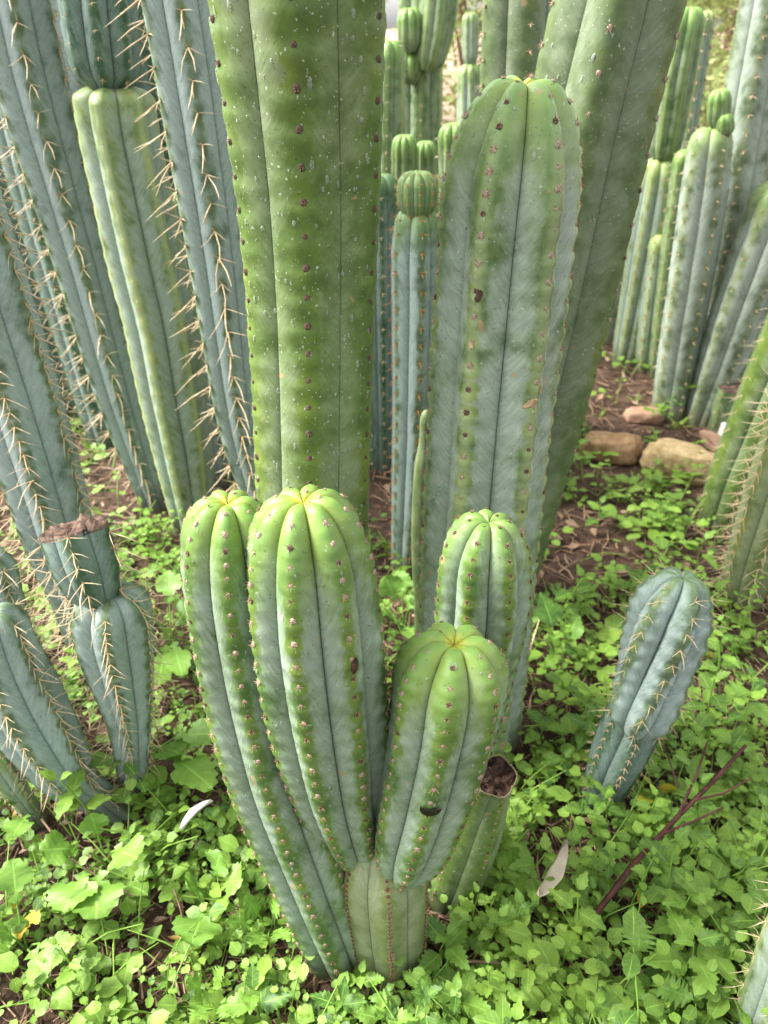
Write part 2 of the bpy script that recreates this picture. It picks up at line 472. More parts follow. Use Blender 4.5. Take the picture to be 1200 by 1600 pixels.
class Stem:
    """a ribbed column; ctrl: bottom-to-top (px, py, Y, width px), apex last (px, py, Y); all become world points and radii"""
    def __init__(s, ctrl, n=7, ridge=0.0, depth_=0.14, shape=0.7, rooted=True, apex=True, spacing=0.022, bulge=0.02,
                 dome=1.15, twist=0.0, seed=1, res=1.0, taper_base=1.0, tipamt=1.0, basez=0.10, wob=0.012, sq=2.5, pw=1.25):
        s.n, s.ridge, s.d, s.shape, s.bulge, s.seed = n, ridge, depth_, shape, bulge, seed
        s.spacing, s.twist, s.apex = spacing, twist, apex
        s.wob, s.sq, s.pw = wob, sq, pw
        pts, rad = [], []
        body = ctrl[:-1] if apex else ctrl
        for (px, py, Y, w) in body:
            P = at(px, py, Y)
            pts.append(P); rad.append(w / 2 * depth(P) / FPX)
        top = at(*ctrl[-1][:3]) if apex else None
        if rooted:
            d = (pts[0] - pts[1]).normalized()
            if d.z > -0.5: d = (d + Vector((0, 0, -0.8))).normalized()
            L = (pts[0].z + 0.035) / -d.z
            if L > 0.01:
                k = max(1, int(L / 0.15))
                for i in range(1, k + 1):
                    pts.insert(0, pts[i - 1] if False else pts[0] + d * (L / k)); rad.insert(0, rad[0] * (taper_base if i == k else 1))
        s.ldome = 0.0
        if apex:
            pts.append(top); rad.append(rad[-1])
        A = np.array([(*p, r) for p, r in zip(pts, rad)])
        C = catmull([a for a in A], 24)
        seg = np.linalg.norm(np.diff(C[:, :3], axis=0), axis=1)
        s.S = np.concatenate([[0], np.cumsum(seg)])
        s.C = C; s.L = s.S[-1]
        s.Rtop = rad[-1]
        s.ldome = min(dome * s.Rtop, s.L * 0.8) if apex else 0.0
        s.base = Vector(C[0, :3]) if not rooted else Vector((C[0, 0], C[0, 1], 0.0))
        s.basez, s.tipamt, s.res = basez, tipamt, res
        rr = random.Random(seed)
        s.off = [rr.random() for _ in range(n)]
        s.rooted = rooted
        # ring stations: even along the body, by angle over the dome
        ds = max(0.0035, s.spacing / 5.5) / res
        body_L = s.L - s.ldome
        st = list(np.linspace(0, body_L, max(6, int(body_L / ds))))
        s.st = [(x, 1.0) for x in st]
        if apex:
            K = int(20 * res) + 6
            for k in range(1, K + 1):
                a = k / K * math.pi / 2
                s.st.append((body_L + s.ldome * math.sin(a) ** (2 / s.sq), max(math.cos(a), 0.0) ** (2 / s.sq)))

    def frf(s, x):
        b = s.L - s.ldome
        if x <= b or s.ldome == 0: return 1.0
        return max(1e-4, 1 - ((x - b) / s.ldome) ** s.sq) ** (1 / s.sq)

    def axis(s, x):
        c = np.array([np.interp(x, s.S, s.C[:, i]) for i in range(4)])
        e = 0.01
        a = np.array([np.interp(min(x + e, s.L), s.S, s.C[:, i]) - np.interp(max(x - e, 0), s.S, s.C[:, i]) for i in range(3)])
        T = Vector(a).normalized()
        N = Vector((0, -1, 0)); N = (N - T * N.dot(T)).normalized()
        B = T.cross(N)
        if B.x < 0: B = -B
        return Vector(c[:3]), c[3], T, N, B

    def phase(s, x, k):
        """areole count along rib k at length x (areoles sit at whole numbers), tighter over the dome"""
        b = s.L - s.ldome
        y = x if x < b else b + (x - b) * 1.5
        return y / s.spacing + s.off[k]

    def point(s, x, fr, k, xr, ax=None):
        """fr: dome factor, k: rib, xr: -1..1 across the rib"""
        C, Rr, T, N, B = ax or s.axis(x)
        th = 2 * math.pi * ((k + xr * 0.5) / s.n) + s.ridge + s.twist * x
        u = abs(xr)
        h = s.shape * (1 - math.sqrt(max(0, 1 - u * u * 0.998))) + (1 - s.shape) * u ** s.pw
        dd = s.d
        if fr < 1: dd = s.d * (1 + 0.8 * (1 - fr))
        g = 1 - dd * h
        ph = s.phase(x, k)
        f = ph - math.floor(ph)
        bump = 0.5 + 0.5 * math.cos(2 * math.pi * (f + 0.30))
        notch = math.exp(-(min(f, 1 - f) / 0.10) ** 2) * 0.6
        g += s.bulge * (bump - notch) * (1 - u) ** 1.0 * min(1, fr * 1.6)
        g += s.wob * noise.noise((x * 14 + s.seed, th * 1.5, s.seed * 3.3))
        rr = Rr * fr * g
        dip = 0
        if fr < 0.5:
            dip = -Rr * 0.22 * (1 - fr / 0.5) ** 1.5 - Rr * 0.10 * h * (1 - fr)
        elif fr < 1:
            dip = -Rr * 0.10 * h * (1 - fr)
        return C + (N * math.cos(th) + B * math.sin(th)) * rr + T * dip

    def mesh(s, name, mat, origin):
        m = 12 if s.res >= 0.8 else 8
        xr = [math.sin(math.pi / 2 * (2 * i / m - 1)) for i in range(m + 1)]
        V, ca, cb = [], [], []
        tipL = max(2.7 * s.Rtop, 0.03)
        for (x, fr) in s.st:
            ax = s.axis(x)
            tip = max(0.0, 1 - (s.L - x) / tipL) if s.apex else 0.0
            tip = (tip ** 1.5 * 0.75 + (1 - fr) ** 2 * 0.3) * s.tipamt
            bs = max(0.0, 1 - max(0, ax[0].z) / s.basez) if s.rooted else max(0.0, 1 - x / 0.05) * 0.5
            for k in range(s.n):
                for q in xr:
                    P = s.point(x, fr, k, q, ax) - origin
                    V.append(tuple(P))
                    ca.append((q, x, s.phase(x, k)))
                    cb.append((k + s.seed * 0.37, tip, bs))
        w = s.n * (m + 1)
        Q = []
        for i in range(len(s.st) - 1):
            for k in range(s.n):
                for j in range(m):
                    a = i * w + k * (m + 1) + j
                    Q.append((a, a + 1, a + w + 1, a + w))
        return np_mesh(name, V, Q, mat, {'ca': ca, 'cb': cb})

    def frame(s, x, fr, k, xr=0.0):
        """point and local frame on the skin: y up the stem, z outward"""
        P = s.point(x, fr, k, xr)
        e = 0.004
        x2 = min(x + e, s.L); x1 = max(x - e, 0)
        up = s.point(x2, s.frf(x2), k, xr) - s.point(x1, s.frf(x1), k, xr)
        side = s.point(x, fr, k, min(xr + 0.12, 1)) - s.point(x, fr, k, max(xr - 0.12, -1))
        C, Rr, T, N, B = s.axis(x)
        if up.length < 1e-7: up = T.copy()
        z = side.cross(up)
        if z.length < 1e-9: z = T.copy()
        z.normalize()
        if z.dot(P - C) + 1e-6 < 0 and fr > 0.3: z = -z
        if fr <= 0.3 and z.dot(T) < 0: z = -z
        y = (up - z * up.dot(z)).normalized()
        xx = y.cross(z)
        return P, xx, y, z

    def areoles(s):
        """all areole stations: (x, dome factor, rib)"""
        out = []
        b = s.L - s.ldome
        for k in range(s.n):
            i = math.ceil(s.phase(0.0, k) + 0.3)
            while True:
                y = (i - s.off[k]) * s.spacing
                x = y if y < b else b + (y - b) / 1.5
                if x > s.L - s.Rtop * 0.012: break
                fr = s.frf(x)
                if s.point(x, fr, k, 0).z > 0.005: out.append((x, fr, k))
                i += 1
        return out

def mat_from(P, x, y, z, sc):
    M = Matrix((x * sc, y * sc, z * sc)).transposed().to_4x4()
    M.translation = P
    return M

def in_view(P, margin=160):
    d = P - CP
    zc = d.dot(CF)
    if zc < 0.02: return False
    px = 600 + FPX * d.x / zc
    py = 800 - FPX * d.dot(CU) / zc
    return -margin < px < 1200 + margin and -margin < py < 1600 + margin

def add_stem(root, origin, st, name, mat, spines='short', spine_scale=1.0, single=True, drops=0, drop_size=1.0, label=None):
    o = bpy.data.objects.new(name, st.mesh(name, mat, origin))
    link(o, root)
    if label: o['label'] = label
    rr = random.Random(st.seed * 17 + 3)
    ms = SETS.get(spines, [])
    made = 0
    bag = Bag()
    if ms:
        proto = None
        for (x, fr, k) in st.areoles():
            P, X, Y, Z = st.frame(x, fr, k)
            if not in_view(P): continue
            if Z.dot((CP - P).normalized()) < -0.55: continue
            sc = spine_scale * rr.uniform(0.8, 1.15) * (0.75 if fr < 0.6 else 1)
            a = rr.uniform(-.35, .35)
            X2 = X * math.cos(a) + Y * math.sin(a); Y2 = Z.cross(X2)
            M = mat_from(P - origin, X2, Y2, Z, sc)
            me = rr.choice(ms)
            if single and made < 295:
                if proto is None:
                    proto = bpy.data.objects.new(AREOLE_NAME[spines], me)
                    c = proto
                else:
                    c = proto.copy(); c.data = me
                link(c, o)
                c.matrix_basis = M
            else:
                V = np.empty(len(me.vertices) * 3, dtype=np.float32); me.vertices.foreach_get('co', V)
                Q = np.empty(len(me.loops), dtype=np.int32); me.loops.foreach_get('vertex_index', Q)
                mi = np.empty(len(me.polygons), dtype=np.int32); me.polygons.foreach_get('material_index', mi)
                V = V.reshape(-1, 3) @ np.array(M.to_3x3()).T + np.array(M.translation)
                bag.add(V, Q.reshape(-1, 4)); bag.M[-1] = mi
            made += 1
        if bag.n:
            c = bpy.data.objects.new(AREOLE_NAME[spines] + 's', bag.mesh('areoles', list(ms[0].materials)))
            link(c, o); c['kind'] = 'stuff'
    if drops:
        add_drops(o, origin, st, drops, drop_size, rr)
    return o

def add_drops(o, origin, st, count, size, rr):
    bag = Bag()
    seg, rings = 10, 4
    U = []
    for j in range(rings + 1):
        a = j / rings * math.pi / 2
        for k in range(seg):
            t = 2 * math.pi * k / seg
            U.append((math.cos(a) * math.cos(t) + 1e-4 * math.cos(t), math.cos(a) * math.sin(t) + 1e-4 * math.sin(t), math.sin(a)))
    U = np.array(U)
    Q = np.array([(j * seg + k, j * seg + (k + 1) % seg, (j + 1) * seg + (k + 1) % seg, (j + 1) * seg + k) for j in range(rings) for k in range(seg)])
    made = tries = 0
    while made < count and tries < count * 6:
        tries += 1
        x = rr.uniform(0.25 * st.L, st.L); k = rr.randrange(st.n)
        fr = st.frf(x)
        if fr < 0.3: continue
        xr = rr.uniform(-.97, .97)
        P, X, Y, Z = st.frame(x, fr, k, xr)
        if not in_view(P, 60) or Z.dot((CP - P).normalized()) < -0.3: continue
        w = (0.0004 + 0.0013 * rr.random() ** 3.2) * size
        hgt = w * rr.uniform(1.1, 2.6)
        V = U * np.array((w, hgt, w * 0.42))
        Mx = np.array([tuple(X), tuple(Y), tuple(Z)])
        bag.add(V @ Mx + np.array(P - origin), Q)
        made += 1
    c = bpy.data.objects.new('water_drops', bag.mesh('water_drops', DROP))
    link(c, o); c['kind'] = 'stuff'

def cut_face(root, origin, st, rim_mat, core_mat, rise=0.0, name='cut_face', rough=0.25, dish=0.35):
    """dried cut surface over the open top of a stem"""
    C, Rr, T, N, B = st.axis(st.L)
    m = 8
    xs = [(k, math.sin(math.pi / 2 * (2 * i / m - 1))) for k in range(st.n) for i in range(m)]
    rings = [1.012, 0.995, 0.95, 0.84, 0.68, 0.5, 0.3, 0.12, 0.0]
    V, Q, M = [], [], []
    for j, f in enumerate(rings):
        for (k, q) in xs:
            P = st.point(st.L, 1.0, k, q)
            P = C + (P - C) * max(f, 0.002)
            nz = noise.noise(tuple((P - C) / Rr * 2.6 + Vector((st.seed, 0, 0)))) * rough * Rr + noise.noise(tuple((P - C) / Rr * 6)) * rough * 0.5 * Rr
            lift = rise * Rr * (1 - f) + (nz if 0 < j < 9 and f < 0.95 else 0)
            if f < 0.9: lift -= dish * Rr * (1 - f) ** 0.5 * 0.5
            if j == 0: lift = -0.004
            if j == 1: lift += 0.003
            V.append(tuple(P + T * lift - origin))
    w = len(xs)
    for j in range(len(rings) - 1):
        for i in range(w):
            Q.append((j * w + i, j * w + (i + 1) % w, (j + 1) * w + (i + 1) % w, (j + 1) * w + i))
            M.append(0 if j < 2 else 1)
    o = bpy.data.objects.new(name, np_mesh(name, V, Q, [rim_mat, core_mat], None, True, M))
    return link(o, root)

def skin_patch(root, origin, st, x, k, xr, w, h, mat, name, outline='lens', sink=0.0004, thick=0.0006, rot=0.0, seed=0):
    """a small scar or hole lying on the skin"""
    rr = random.Random(seed)
    fr = st.frf(x)
    P, X, Y, Z = st.frame(x, fr, k, xr)
    seg = 20
    V, Q = [], []
    ringf = [1.0, 0.92, 0.75, 0.45, 0.02]
    for j, f in enumerate(ringf):
        for i in range(seg):
            a = 2 * math.pi * i / seg
            cx, cy = math.cos(a), math.sin(a)
            if outline == 'smile':
                cy = -0.9 * abs(cy) ** 0.8 if cy < 0 else 0.22 * cx * cx + 0.05
                cy += 0.35
            else:
                q = 1 + rr.uniform(-.2, .2)
                cx *= q; cy *= q
            lx, ly = cx * w * f, cy * h * f
            lx, ly = lx * math.cos(rot) - ly * math.sin(rot), lx * math.sin(rot) + ly * math.cos(rot)
            if outline == 'smile':
                lz = [-0.0005, 0.0006, 0.0003, -0.0001, -0.0003][j]
            else:
                lz = [-0.0006, thick, thick * 1.3, thick * 0.7, thick * 0.9][j]
            lz += -(lx * lx) / (2 * 0.035) * 0.8
            V.append(tuple(P + X * lx + Y * ly + Z * (lz + sink) - origin))
    for j in range(len(ringf) - 1):
        for i in range(seg):
            Q.append((j * seg + i, j * seg + (i + 1) % seg, (j + 1) * seg + (i + 1) % seg, (j + 1) * seg + i))
    o = bpy.data.objects.new(name, np_mesh(name, V, Q, mat))
    return link(o, root)

BASES = []          # (x, y, r) kept free of weeds
def cactus(label, segs, group=None, name='cactus'):
    """segs: list of (part name, Stem, material, spine kind, options)"""
    root_st = segs[0][1]
    origin = root_st.base.copy()
    root = thing(name, origin, label, 'cactus', group)
    out = []
    for (pn, st, mat, sp, opt) in segs:
        out.append(add_stem(root, origin, st, pn, mat, sp, **opt))
    if root_st.rooted: BASES.append((origin.x, origin.y, root_st.C[0, 3]))
    return root, origin, out

# ---- the clump in front
CL = 'green columns of the clump in front'
stA = Stem([(607, 1470, .475, 118), (603, 1420, .480, 130), (600, 1350, .487, 142), (597, 1310, .492, 100), (595, 1290, .495)], n=6, ridge=R(6), depth_=.17, shape=.4,
           spacing=.0075, bulge=.005, seed=3, dome=.6, tipamt=0, basez=.05, taper_base=.9)
stB = Stem([(560, 1338, .502, 60), (549, 1300, .497, 112), (528, 1220, .488, 156), (508, 1100, .482, 196), (492, 970, .482, 212), (482, 858, .486, 205), (471, 766, .490)],
           n=8, ridge=R(-10), depth_=.24, shape=.6, rooted=False, spacing=.0205, bulge=.036, seed=5, dome=1.45, sq=2.2)
stC = Stem([(628, 1362, .470, 66), (644, 1310, .466, 128), (668, 1230, .464, 158), (690, 1140, .464, 172), (703, 1065, .466, 184), (712, 992, .470)],
           n=7, ridge=R(-8), depth_=.25, shape=.6, rooted=False, spacing=.0185, bulge=.040, seed=8, dome=1.2, sq=2.35)
rootA, oA, partsA = cactus('pale green stump in front bearing two plump rounded green shoots', [
    ('stem', stA, PALE, 'dark', dict(spine_scale=1.0)),
    ('shoot', stB, GREEN, 'short', dict(spine_scale=1.05, drops=220, drop_size=1.0, label='tall plump shoot left of the smile shaped hole')),
    ('shoot', stC, GREEN, 'short', dict(spine_scale=1.05, drops=160, drop_size=1.0, label='short plump shoot with a black smile shaped hole'))], CL)

stD = Stem([(528, 1470, .478, 112), (474, 1330, .49, 138), (428, 1200, .50, 158), (392, 1060, .51, 166), (369, 930, .515, 168), (360, 848, .52, 160), (354, 773, .522)],
           n=7, ridge=R(6), depth_=.24, shape=.55, spacing=.0185, bulge=.032, seed=12, dome=1.4, sq=2.2, basez=.06, taper_base=.85)
cactus('long green column curving up left from the base of the front clump', [('stem', stD, GREEN, 'short', dict(drops=160, spine_scale=1.0))], CL)

stE = Stem([(700, 1240, .59, 92), (735, 1060, .59, 128), (752, 950, .59, 146), (757, 868, .59, 145), (765, 803, .593)],
           n=7, ridge=R(26), depth_=.24, shape=.6, spacing=.0195, bulge=.042, seed=15, dome=1.4, sq=2.2, tipamt=.6)
cactus('yellowish green rounded column standing in front of the tall grey green column', [('stem', stE, GREEN, 'dark', dict(drops=120))], CL)

stF = Stem([(742, 1000, .80, 172), (750, 850, .80, 182), (762, 700, .80, 190), (780, 500, .80, 206), (797, 320, .795, 216), (824, 104, .785)],
           n=6, ridge=R(30), depth_=.31, shape=.25, pw=1.2, spacing=.027, bulge=.036, seed=18, dome=1.85, sq=2.05)
rootF, oF, (pF,) = cactus('tall grey green column with rounded top right of the tallest stem', [('stem', stF, GREY, 'short', dict(spine_scale=1.35, drops=320, drop_size=1.2))], CL)

stH = Stem([(492, 900, .80, 176), (490, 750, .80, 186), (488, 500, .80, 208), (483, 300, .79, 236), (467, 0, .77, 290), (458, -200, .76, 325), (452, -330, .755, 335), (445, -470, .75)],
           n=6, ridge=R(1), depth_=.125, shape=.35, spacing=.031, bulge=.028, seed=21, basez=.2)
rootH, oH, (pH,) = cactus('thick olive green column running out of the top of the frame', [('stem', stH, OLIVE, 'round', dict(spine_scale=1.25, drops=900, drop_size=1.3))], CL)

stI = Stem([(765, 900, 1.15, 146), (812, 700, 1.15, 172), (868, 450, 1.14, 192), (920, 200, 1.13, 203), (968, 0, 1.12, 206), (1012, -200, 1.12, 206), (1040, -330, 1.12, 206), (1062, -430, 1.12)],
           n=5, ridge=R(-17), depth_=.27, shape=.1, pw=1.12, spacing=.045, bulge=.018, seed=23, basez=.2)
cactus('broad dark green column leaning right behind the grey green column', [('stem', stI, DARK, 'short', dict(spine_scale=1.4, drops=260, drop_size=1.4))], CL)

stG = Stem([(668, 960, .93, 44), (667, 850, .93, 52), (668, 740, .93, 46), (669, 690, .93, 30), (670, 640, .93)], n=5, ridge=R(20), depth_=.15, seed=25, dome=2.2, spacing=.03, tipamt=.2)
cactus('narrow pointed green stem hidden behind the tall grey green column', [('stem', stG, DARK, 'none', {})], CL)

# cut stump at the right of the clump
stS = Stem([(712, 1375, .555, 92), (738, 1305, .560, 92), (757, 1254, .558, 76), (770, 1222, .546, 66), (775, 1213, .534, 66)], n=5, ridge=R(20), depth_=.14, shape=.4, apex=False, spacing=.014, bulge=.012, seed=27, basez=.05)
rootS, oS, _ = cactus('short green stump with a dark rotted cut top right of the clump', [('stem', stS, OLIVE, 'short', dict(spine_scale=.8))], CL)
cut_face(rootS, oS, stS, CORK_RIM, CRUST, rough=.7, dish=.6)

# holes and scars
hole_x = (round(stC.phase(stC.L * 0.525, 0)) + 0.5 - stC.off[0]) * stC.spacing      # midway between two areoles
skin_patch(partsA[2], oA, stC, hole_x, 0, 0.05, .0100, .0130, BLACK_HOLE, 'rotted_hole', 'smile', sink=.0016)
skin_patch(partsA[1], oA, stB, stB.L * 0.735, 1, 0.05, .0034, .0062, CRUST, 'scar', seed=2, rot=-.4)
for (fx, k, xr, w, h, m_, r_, sd) in ((.80, 5, 0.10, .0032, .0058, CRUST, -.3, 4), (.675, 0, -.12, .0085, .0036, SCAR, .6, 5), (.69, 0, .16, .0022, .0060, SCAR, .2, 6), (.745, 5, 0.0, .0022, .0046, SCAR, .4, 7)):
    skin_patch(pF, oF, stF, stF.L * fx, k, xr, w, h, m_, 'scar', seed=sd, rot=r_)

# ---- blue column in the gap
stJ = Stem([(633, 885, 1.24, 46), (640, 780, 1.24, 60), (646, 650, 1.24, 70), (650, 500, 1.24, 80), (651, 400, 1.24, 84), (652, 360, 1.24, 78), (652, 322, 1.24)],
           n=6, ridge=R(8), depth_=.24, shape=.5, spacing=.03, seed=31, res=.7, dome=1.0, basez=.12)
stJ2 = Stem([(652, 338, 1.235, 44), (652, 318, 1.235, 62), (652, 298, 1.235, 66), (652, 266, 1.235)], n=10, ridge=R(4), depth_=.14, rooted=False, spacing=.017, seed=33, res=.7, dome=.95, tipamt=.5)
cactus('slim blue column with a round green bud on top in the centre gap', [
    ('stem', stJ, BLUE, 'orange', dict(spine_scale=.75)), ('bud', stJ2, FARGREEN, 'orange', dict(spine_scale=.45))])

# ---- the spiny blue stand at the left
LG = 'blue spiny columns at the left'
cactus('blue grey column leaning out of the top left corner', [('stem', Stem([(236, 775, 1.50, 44), (224, 740, 1.50, 52), (180, 600, 1.50, 76), (125, 400, 1.49, 92), (54, 150, 1.48, 114), (20, 0, 1.47, 120), (-25, -200, 1.46, 120), (-55, -330, 1.46)],
       n=6, ridge=R(-38), depth_=.24, shape=.3, spacing=.044, bulge=.016, seed=41, res=.8), BLUE, 'long', dict(spine_scale=.95))], LG)
stP2 = Stem([(301, 805, 1.40, 68), (285, 700, 1.40, 92), (267, 600, 1.40, 104), (250, 500, 1.40, 112), (227, 400, 1.40, 119), (206, 300, 1.40, 121), (187, 210, 1.40, 122), (176, 132, 1.40)],
            n=6, ridge=R(-8), depth_=.30, shape=.35, spacing=.036, seed=43, res=.8, dome=.45, tipamt=.55)
stP2b = Stem([(170, 140, 1.40, 60), (166, 112, 1.40, 104), (158, 50, 1.395, 118), (148, -50, 1.39, 122), (140, -110, 1.39, 116), (134, -170, 1.39)],
             n=8, ridge=R(10), depth_=.22, shape=.6, rooted=False, spacing=.034, seed=44, res=.8, dome=1.0)
cactus('yellow green ribbed column carrying a dark teal segment on top', [('stem', stP2, YELLOWGREEN, 'mid', dict(spine_scale=.45)), ('upper_segment', stP2b, TEAL, 'mid', dict(spine_scale=.8))], LG)
cactus('blue green column with long golden spines beside the thick olive column', [('stem', Stem([(398, 765, 1.30, 54), (392, 740, 1.30, 58), (371, 640, 1.30, 76), (340, 400, 1.29, 100), (304, 150, 1.28, 120), (280, 0, 1.27, 126), (245, -200, 1.26, 132), (230, -300, 1.26)],
       n=6, ridge=R(14), depth_=.20, shape=.45, spacing=.042, bulge=.016, seed=46, res=.8), BLUE, 'long', dict(spine_scale=1.1))], LG)
cactus('pale blue column wedged behind the yellow green ribbed column', [('stem', Stem([(345, 775, 1.62, 46), (330, 700, 1.62, 50), (315, 620, 1.62, 54), (295, 500, 1.62, 58), (275, 380, 1.62, 58), (262, 300, 1.62)],
       n=7, ridge=R(0), depth_=.2, spacing=.035, seed=48, res=.6), BLUE, 'mid', dict(spine_scale=1.0))], LG)
cactus('big blue column with long spines leaning off the left edge', [('stem', Stem([(132, 1010, 1.0, 52), (118, 930, 1.0, 78), (96, 850, 1.0, 106), (74, 770, 1.0, 120), (34, 640, 1.0, 132), (-12, 500, 1.0, 142), (-62, 340, 1.0, 145), (-110, 180, 1.0, 140), (-135, 90, 1.0)],
       n=6, ridge=R(14), depth_=.24, shape=.35, spacing=.022, bulge=.012, seed=50), BLUE, 'verylong', dict(spine_scale=.85))], LG)
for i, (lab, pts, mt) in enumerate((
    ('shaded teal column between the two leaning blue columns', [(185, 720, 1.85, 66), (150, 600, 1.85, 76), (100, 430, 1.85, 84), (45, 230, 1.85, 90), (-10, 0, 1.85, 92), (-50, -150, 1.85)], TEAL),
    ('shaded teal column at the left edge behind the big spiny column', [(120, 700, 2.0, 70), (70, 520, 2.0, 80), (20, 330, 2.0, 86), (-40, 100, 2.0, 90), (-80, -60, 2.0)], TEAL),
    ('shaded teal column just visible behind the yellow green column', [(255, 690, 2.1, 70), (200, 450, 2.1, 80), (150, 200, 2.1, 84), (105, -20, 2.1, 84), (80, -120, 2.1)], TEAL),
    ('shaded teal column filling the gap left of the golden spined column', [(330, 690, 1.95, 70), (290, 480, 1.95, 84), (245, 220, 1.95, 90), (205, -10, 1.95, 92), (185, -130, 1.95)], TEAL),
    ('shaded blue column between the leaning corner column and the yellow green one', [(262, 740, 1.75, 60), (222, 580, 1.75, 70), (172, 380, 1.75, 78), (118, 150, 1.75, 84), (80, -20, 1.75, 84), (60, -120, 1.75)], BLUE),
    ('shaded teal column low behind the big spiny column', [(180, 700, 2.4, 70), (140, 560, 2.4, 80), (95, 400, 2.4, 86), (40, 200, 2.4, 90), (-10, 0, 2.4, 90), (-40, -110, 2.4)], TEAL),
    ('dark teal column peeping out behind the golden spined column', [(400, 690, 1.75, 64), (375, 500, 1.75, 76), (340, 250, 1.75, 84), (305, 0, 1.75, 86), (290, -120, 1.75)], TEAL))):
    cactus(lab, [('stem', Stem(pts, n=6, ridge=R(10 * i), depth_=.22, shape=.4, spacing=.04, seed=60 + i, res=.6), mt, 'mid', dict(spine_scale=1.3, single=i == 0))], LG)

# ---- low stems at the left
stP7 = Stem([(208, 1195, .726, 54), (203, 1120, .726, 74), (187, 1030, .726, 112), (177, 975, .726, 126), (170, 920, .726)], n=6, ridge=R(10), depth_=.24, shape=.45, spacing=.02, seed=70, dome=.9, basez=.05, tipamt=.3)
stP7b = Stem([(152, 948, .722, 40), (148, 925, .724, 78), (138, 890, .730, 100), (127, 855, .737, 106), (118, 826, .744, 106)], n=5, ridge=R(14), depth_=.22, shape=.4, rooted=False, apex=False, spacing=.018, seed=72)
rootP7, oP7, pp7 = cactus('low blue stem with a sawn off upper segment under dry crust', [('stem', stP7, BLUE, 'long', dict(spine_scale=.6)), ('upper_segment', stP7b, TEAL, 'verylong', dict(spine_scale=.8))])
cut_face(rootP7, oP7, stP7b, CRUST_PALE, CRUST_PALE, rise=.02, rough=.5, dish=.05)
cactus('low blue stem curving in from the left edge near the weeds', [('stem', Stem([(150, 1245, .68, 56), (110, 1215, .685, 80), (66, 1150, .69, 112), (26, 1080, .695, 124), (-4, 1010, .70, 112), (-20, 950, .70)],
       n=6, ridge=R(12), depth_=.24, shape=.4, spacing=.019, seed=74, basez=.04, tipamt=.3), BLUE, 'long', dict(spine_scale=.6))])
cactus('narrow grey blue stem at the left edge behind the curved low one', [('stem', Stem([(48, 1130, .80, 46), (28, 1060, .80, 64), (8, 980, .80, 74), (-8, 910, .80, 72), (-18, 860, .80)],
       n=6, ridge=R(-6), depth_=.22, shape=.4, spacing=.022, seed=76, basez=.04, tipamt=.3), BLUE, 'verylong', dict(spine_scale=.6))])
cactus('pale stub of a stem poking in at the left edge by the weeds', [('stem', Stem([(36, 1252, .66, 34), (16, 1225, .66, 46), (-8, 1190, .66, 50), (-24, 1165, .66)],
       n=5, ridge=R(0), depth_=.2, spacing=.02, seed=78, basez=.03), YELLOWGREEN, 'mid', dict(spine_scale=.7))])

# ---- low stems at the right
stQ1 = Stem([(942, 1235, .69, 66), (962, 1185, .695, 82), (985, 1135, .70, 88), (1000, 1100, .70, 80), (1012, 1075, .70)], n=6, ridge=R(-8), depth_=.26, shape=.4, spacing=.016, seed=80, dome=.8, tipamt=0, basez=.05)
stQ1b = Stem([(993, 1132, .690, 64), (1003, 1105, .688, 104), (1022, 1045, .695, 114), (1042, 975, .695, 124), (1050, 945, .695, 120), (1070, 893, .700)],
             n=6, ridge=R(-30), depth_=.34, shape=.7, rooted=False, spacing=.026, bulge=.075, seed=82, dome=1.35, sq=2.1, tipamt=.45, twist=3.0)
cactus('small blue cactus of two segments among the weeds at the right', [('stem', stQ1, TEAL, 'mid', dict(spine_scale=.9)), ('upper_segment', stQ1b, BLUE, 'long', dict(spine_scale=.42))])
cactus('moss stained green column leaning out of the right edge', [('stem', Stem([(1122, 812, 1.42, 66), (1143, 750, 1.42, 78), (1168, 690, 1.42, 84), (1205, 600, 1.41, 92), (1250, 490, 1.40, 96), (1300, 360, 1.40, 96), (1330, 290, 1.40)],
       n=5, ridge=R(-4), depth_=.22, shape=.4, spacing=.04, seed=84, res=.8), OLIVE, 'long', dict(spine_scale=.55))])
cactus('green stem bristling with long pale spines at the right edge', [('stem', Stem([(1158, 935, 1.14, 62), (1180, 860, 1.14, 80), (1212, 765, 1.14, 90), (1245, 660, 1.14, 90), (1262, 605, 1.14)],
       n=6, ridge=R(-14), depth_=.24, shape=.4, spacing=.024, seed=86), PALE, 'verylong', dict(spine_scale=.8))])
cactus('green spiny stem cut by the lower right corner', [('stem', Stem([(1192, 1620, .385, 96), (1226, 1530, .388, 108), (1258, 1440, .392, 108), (1290, 1350, .396, 96), (1306, 1300, .40)],
       n=6, ridge=R(-40), depth_=.24, shape=.4, spacing=.030, seed=88, basez=.04), GREY, 'long', dict(spine_scale=.36))])

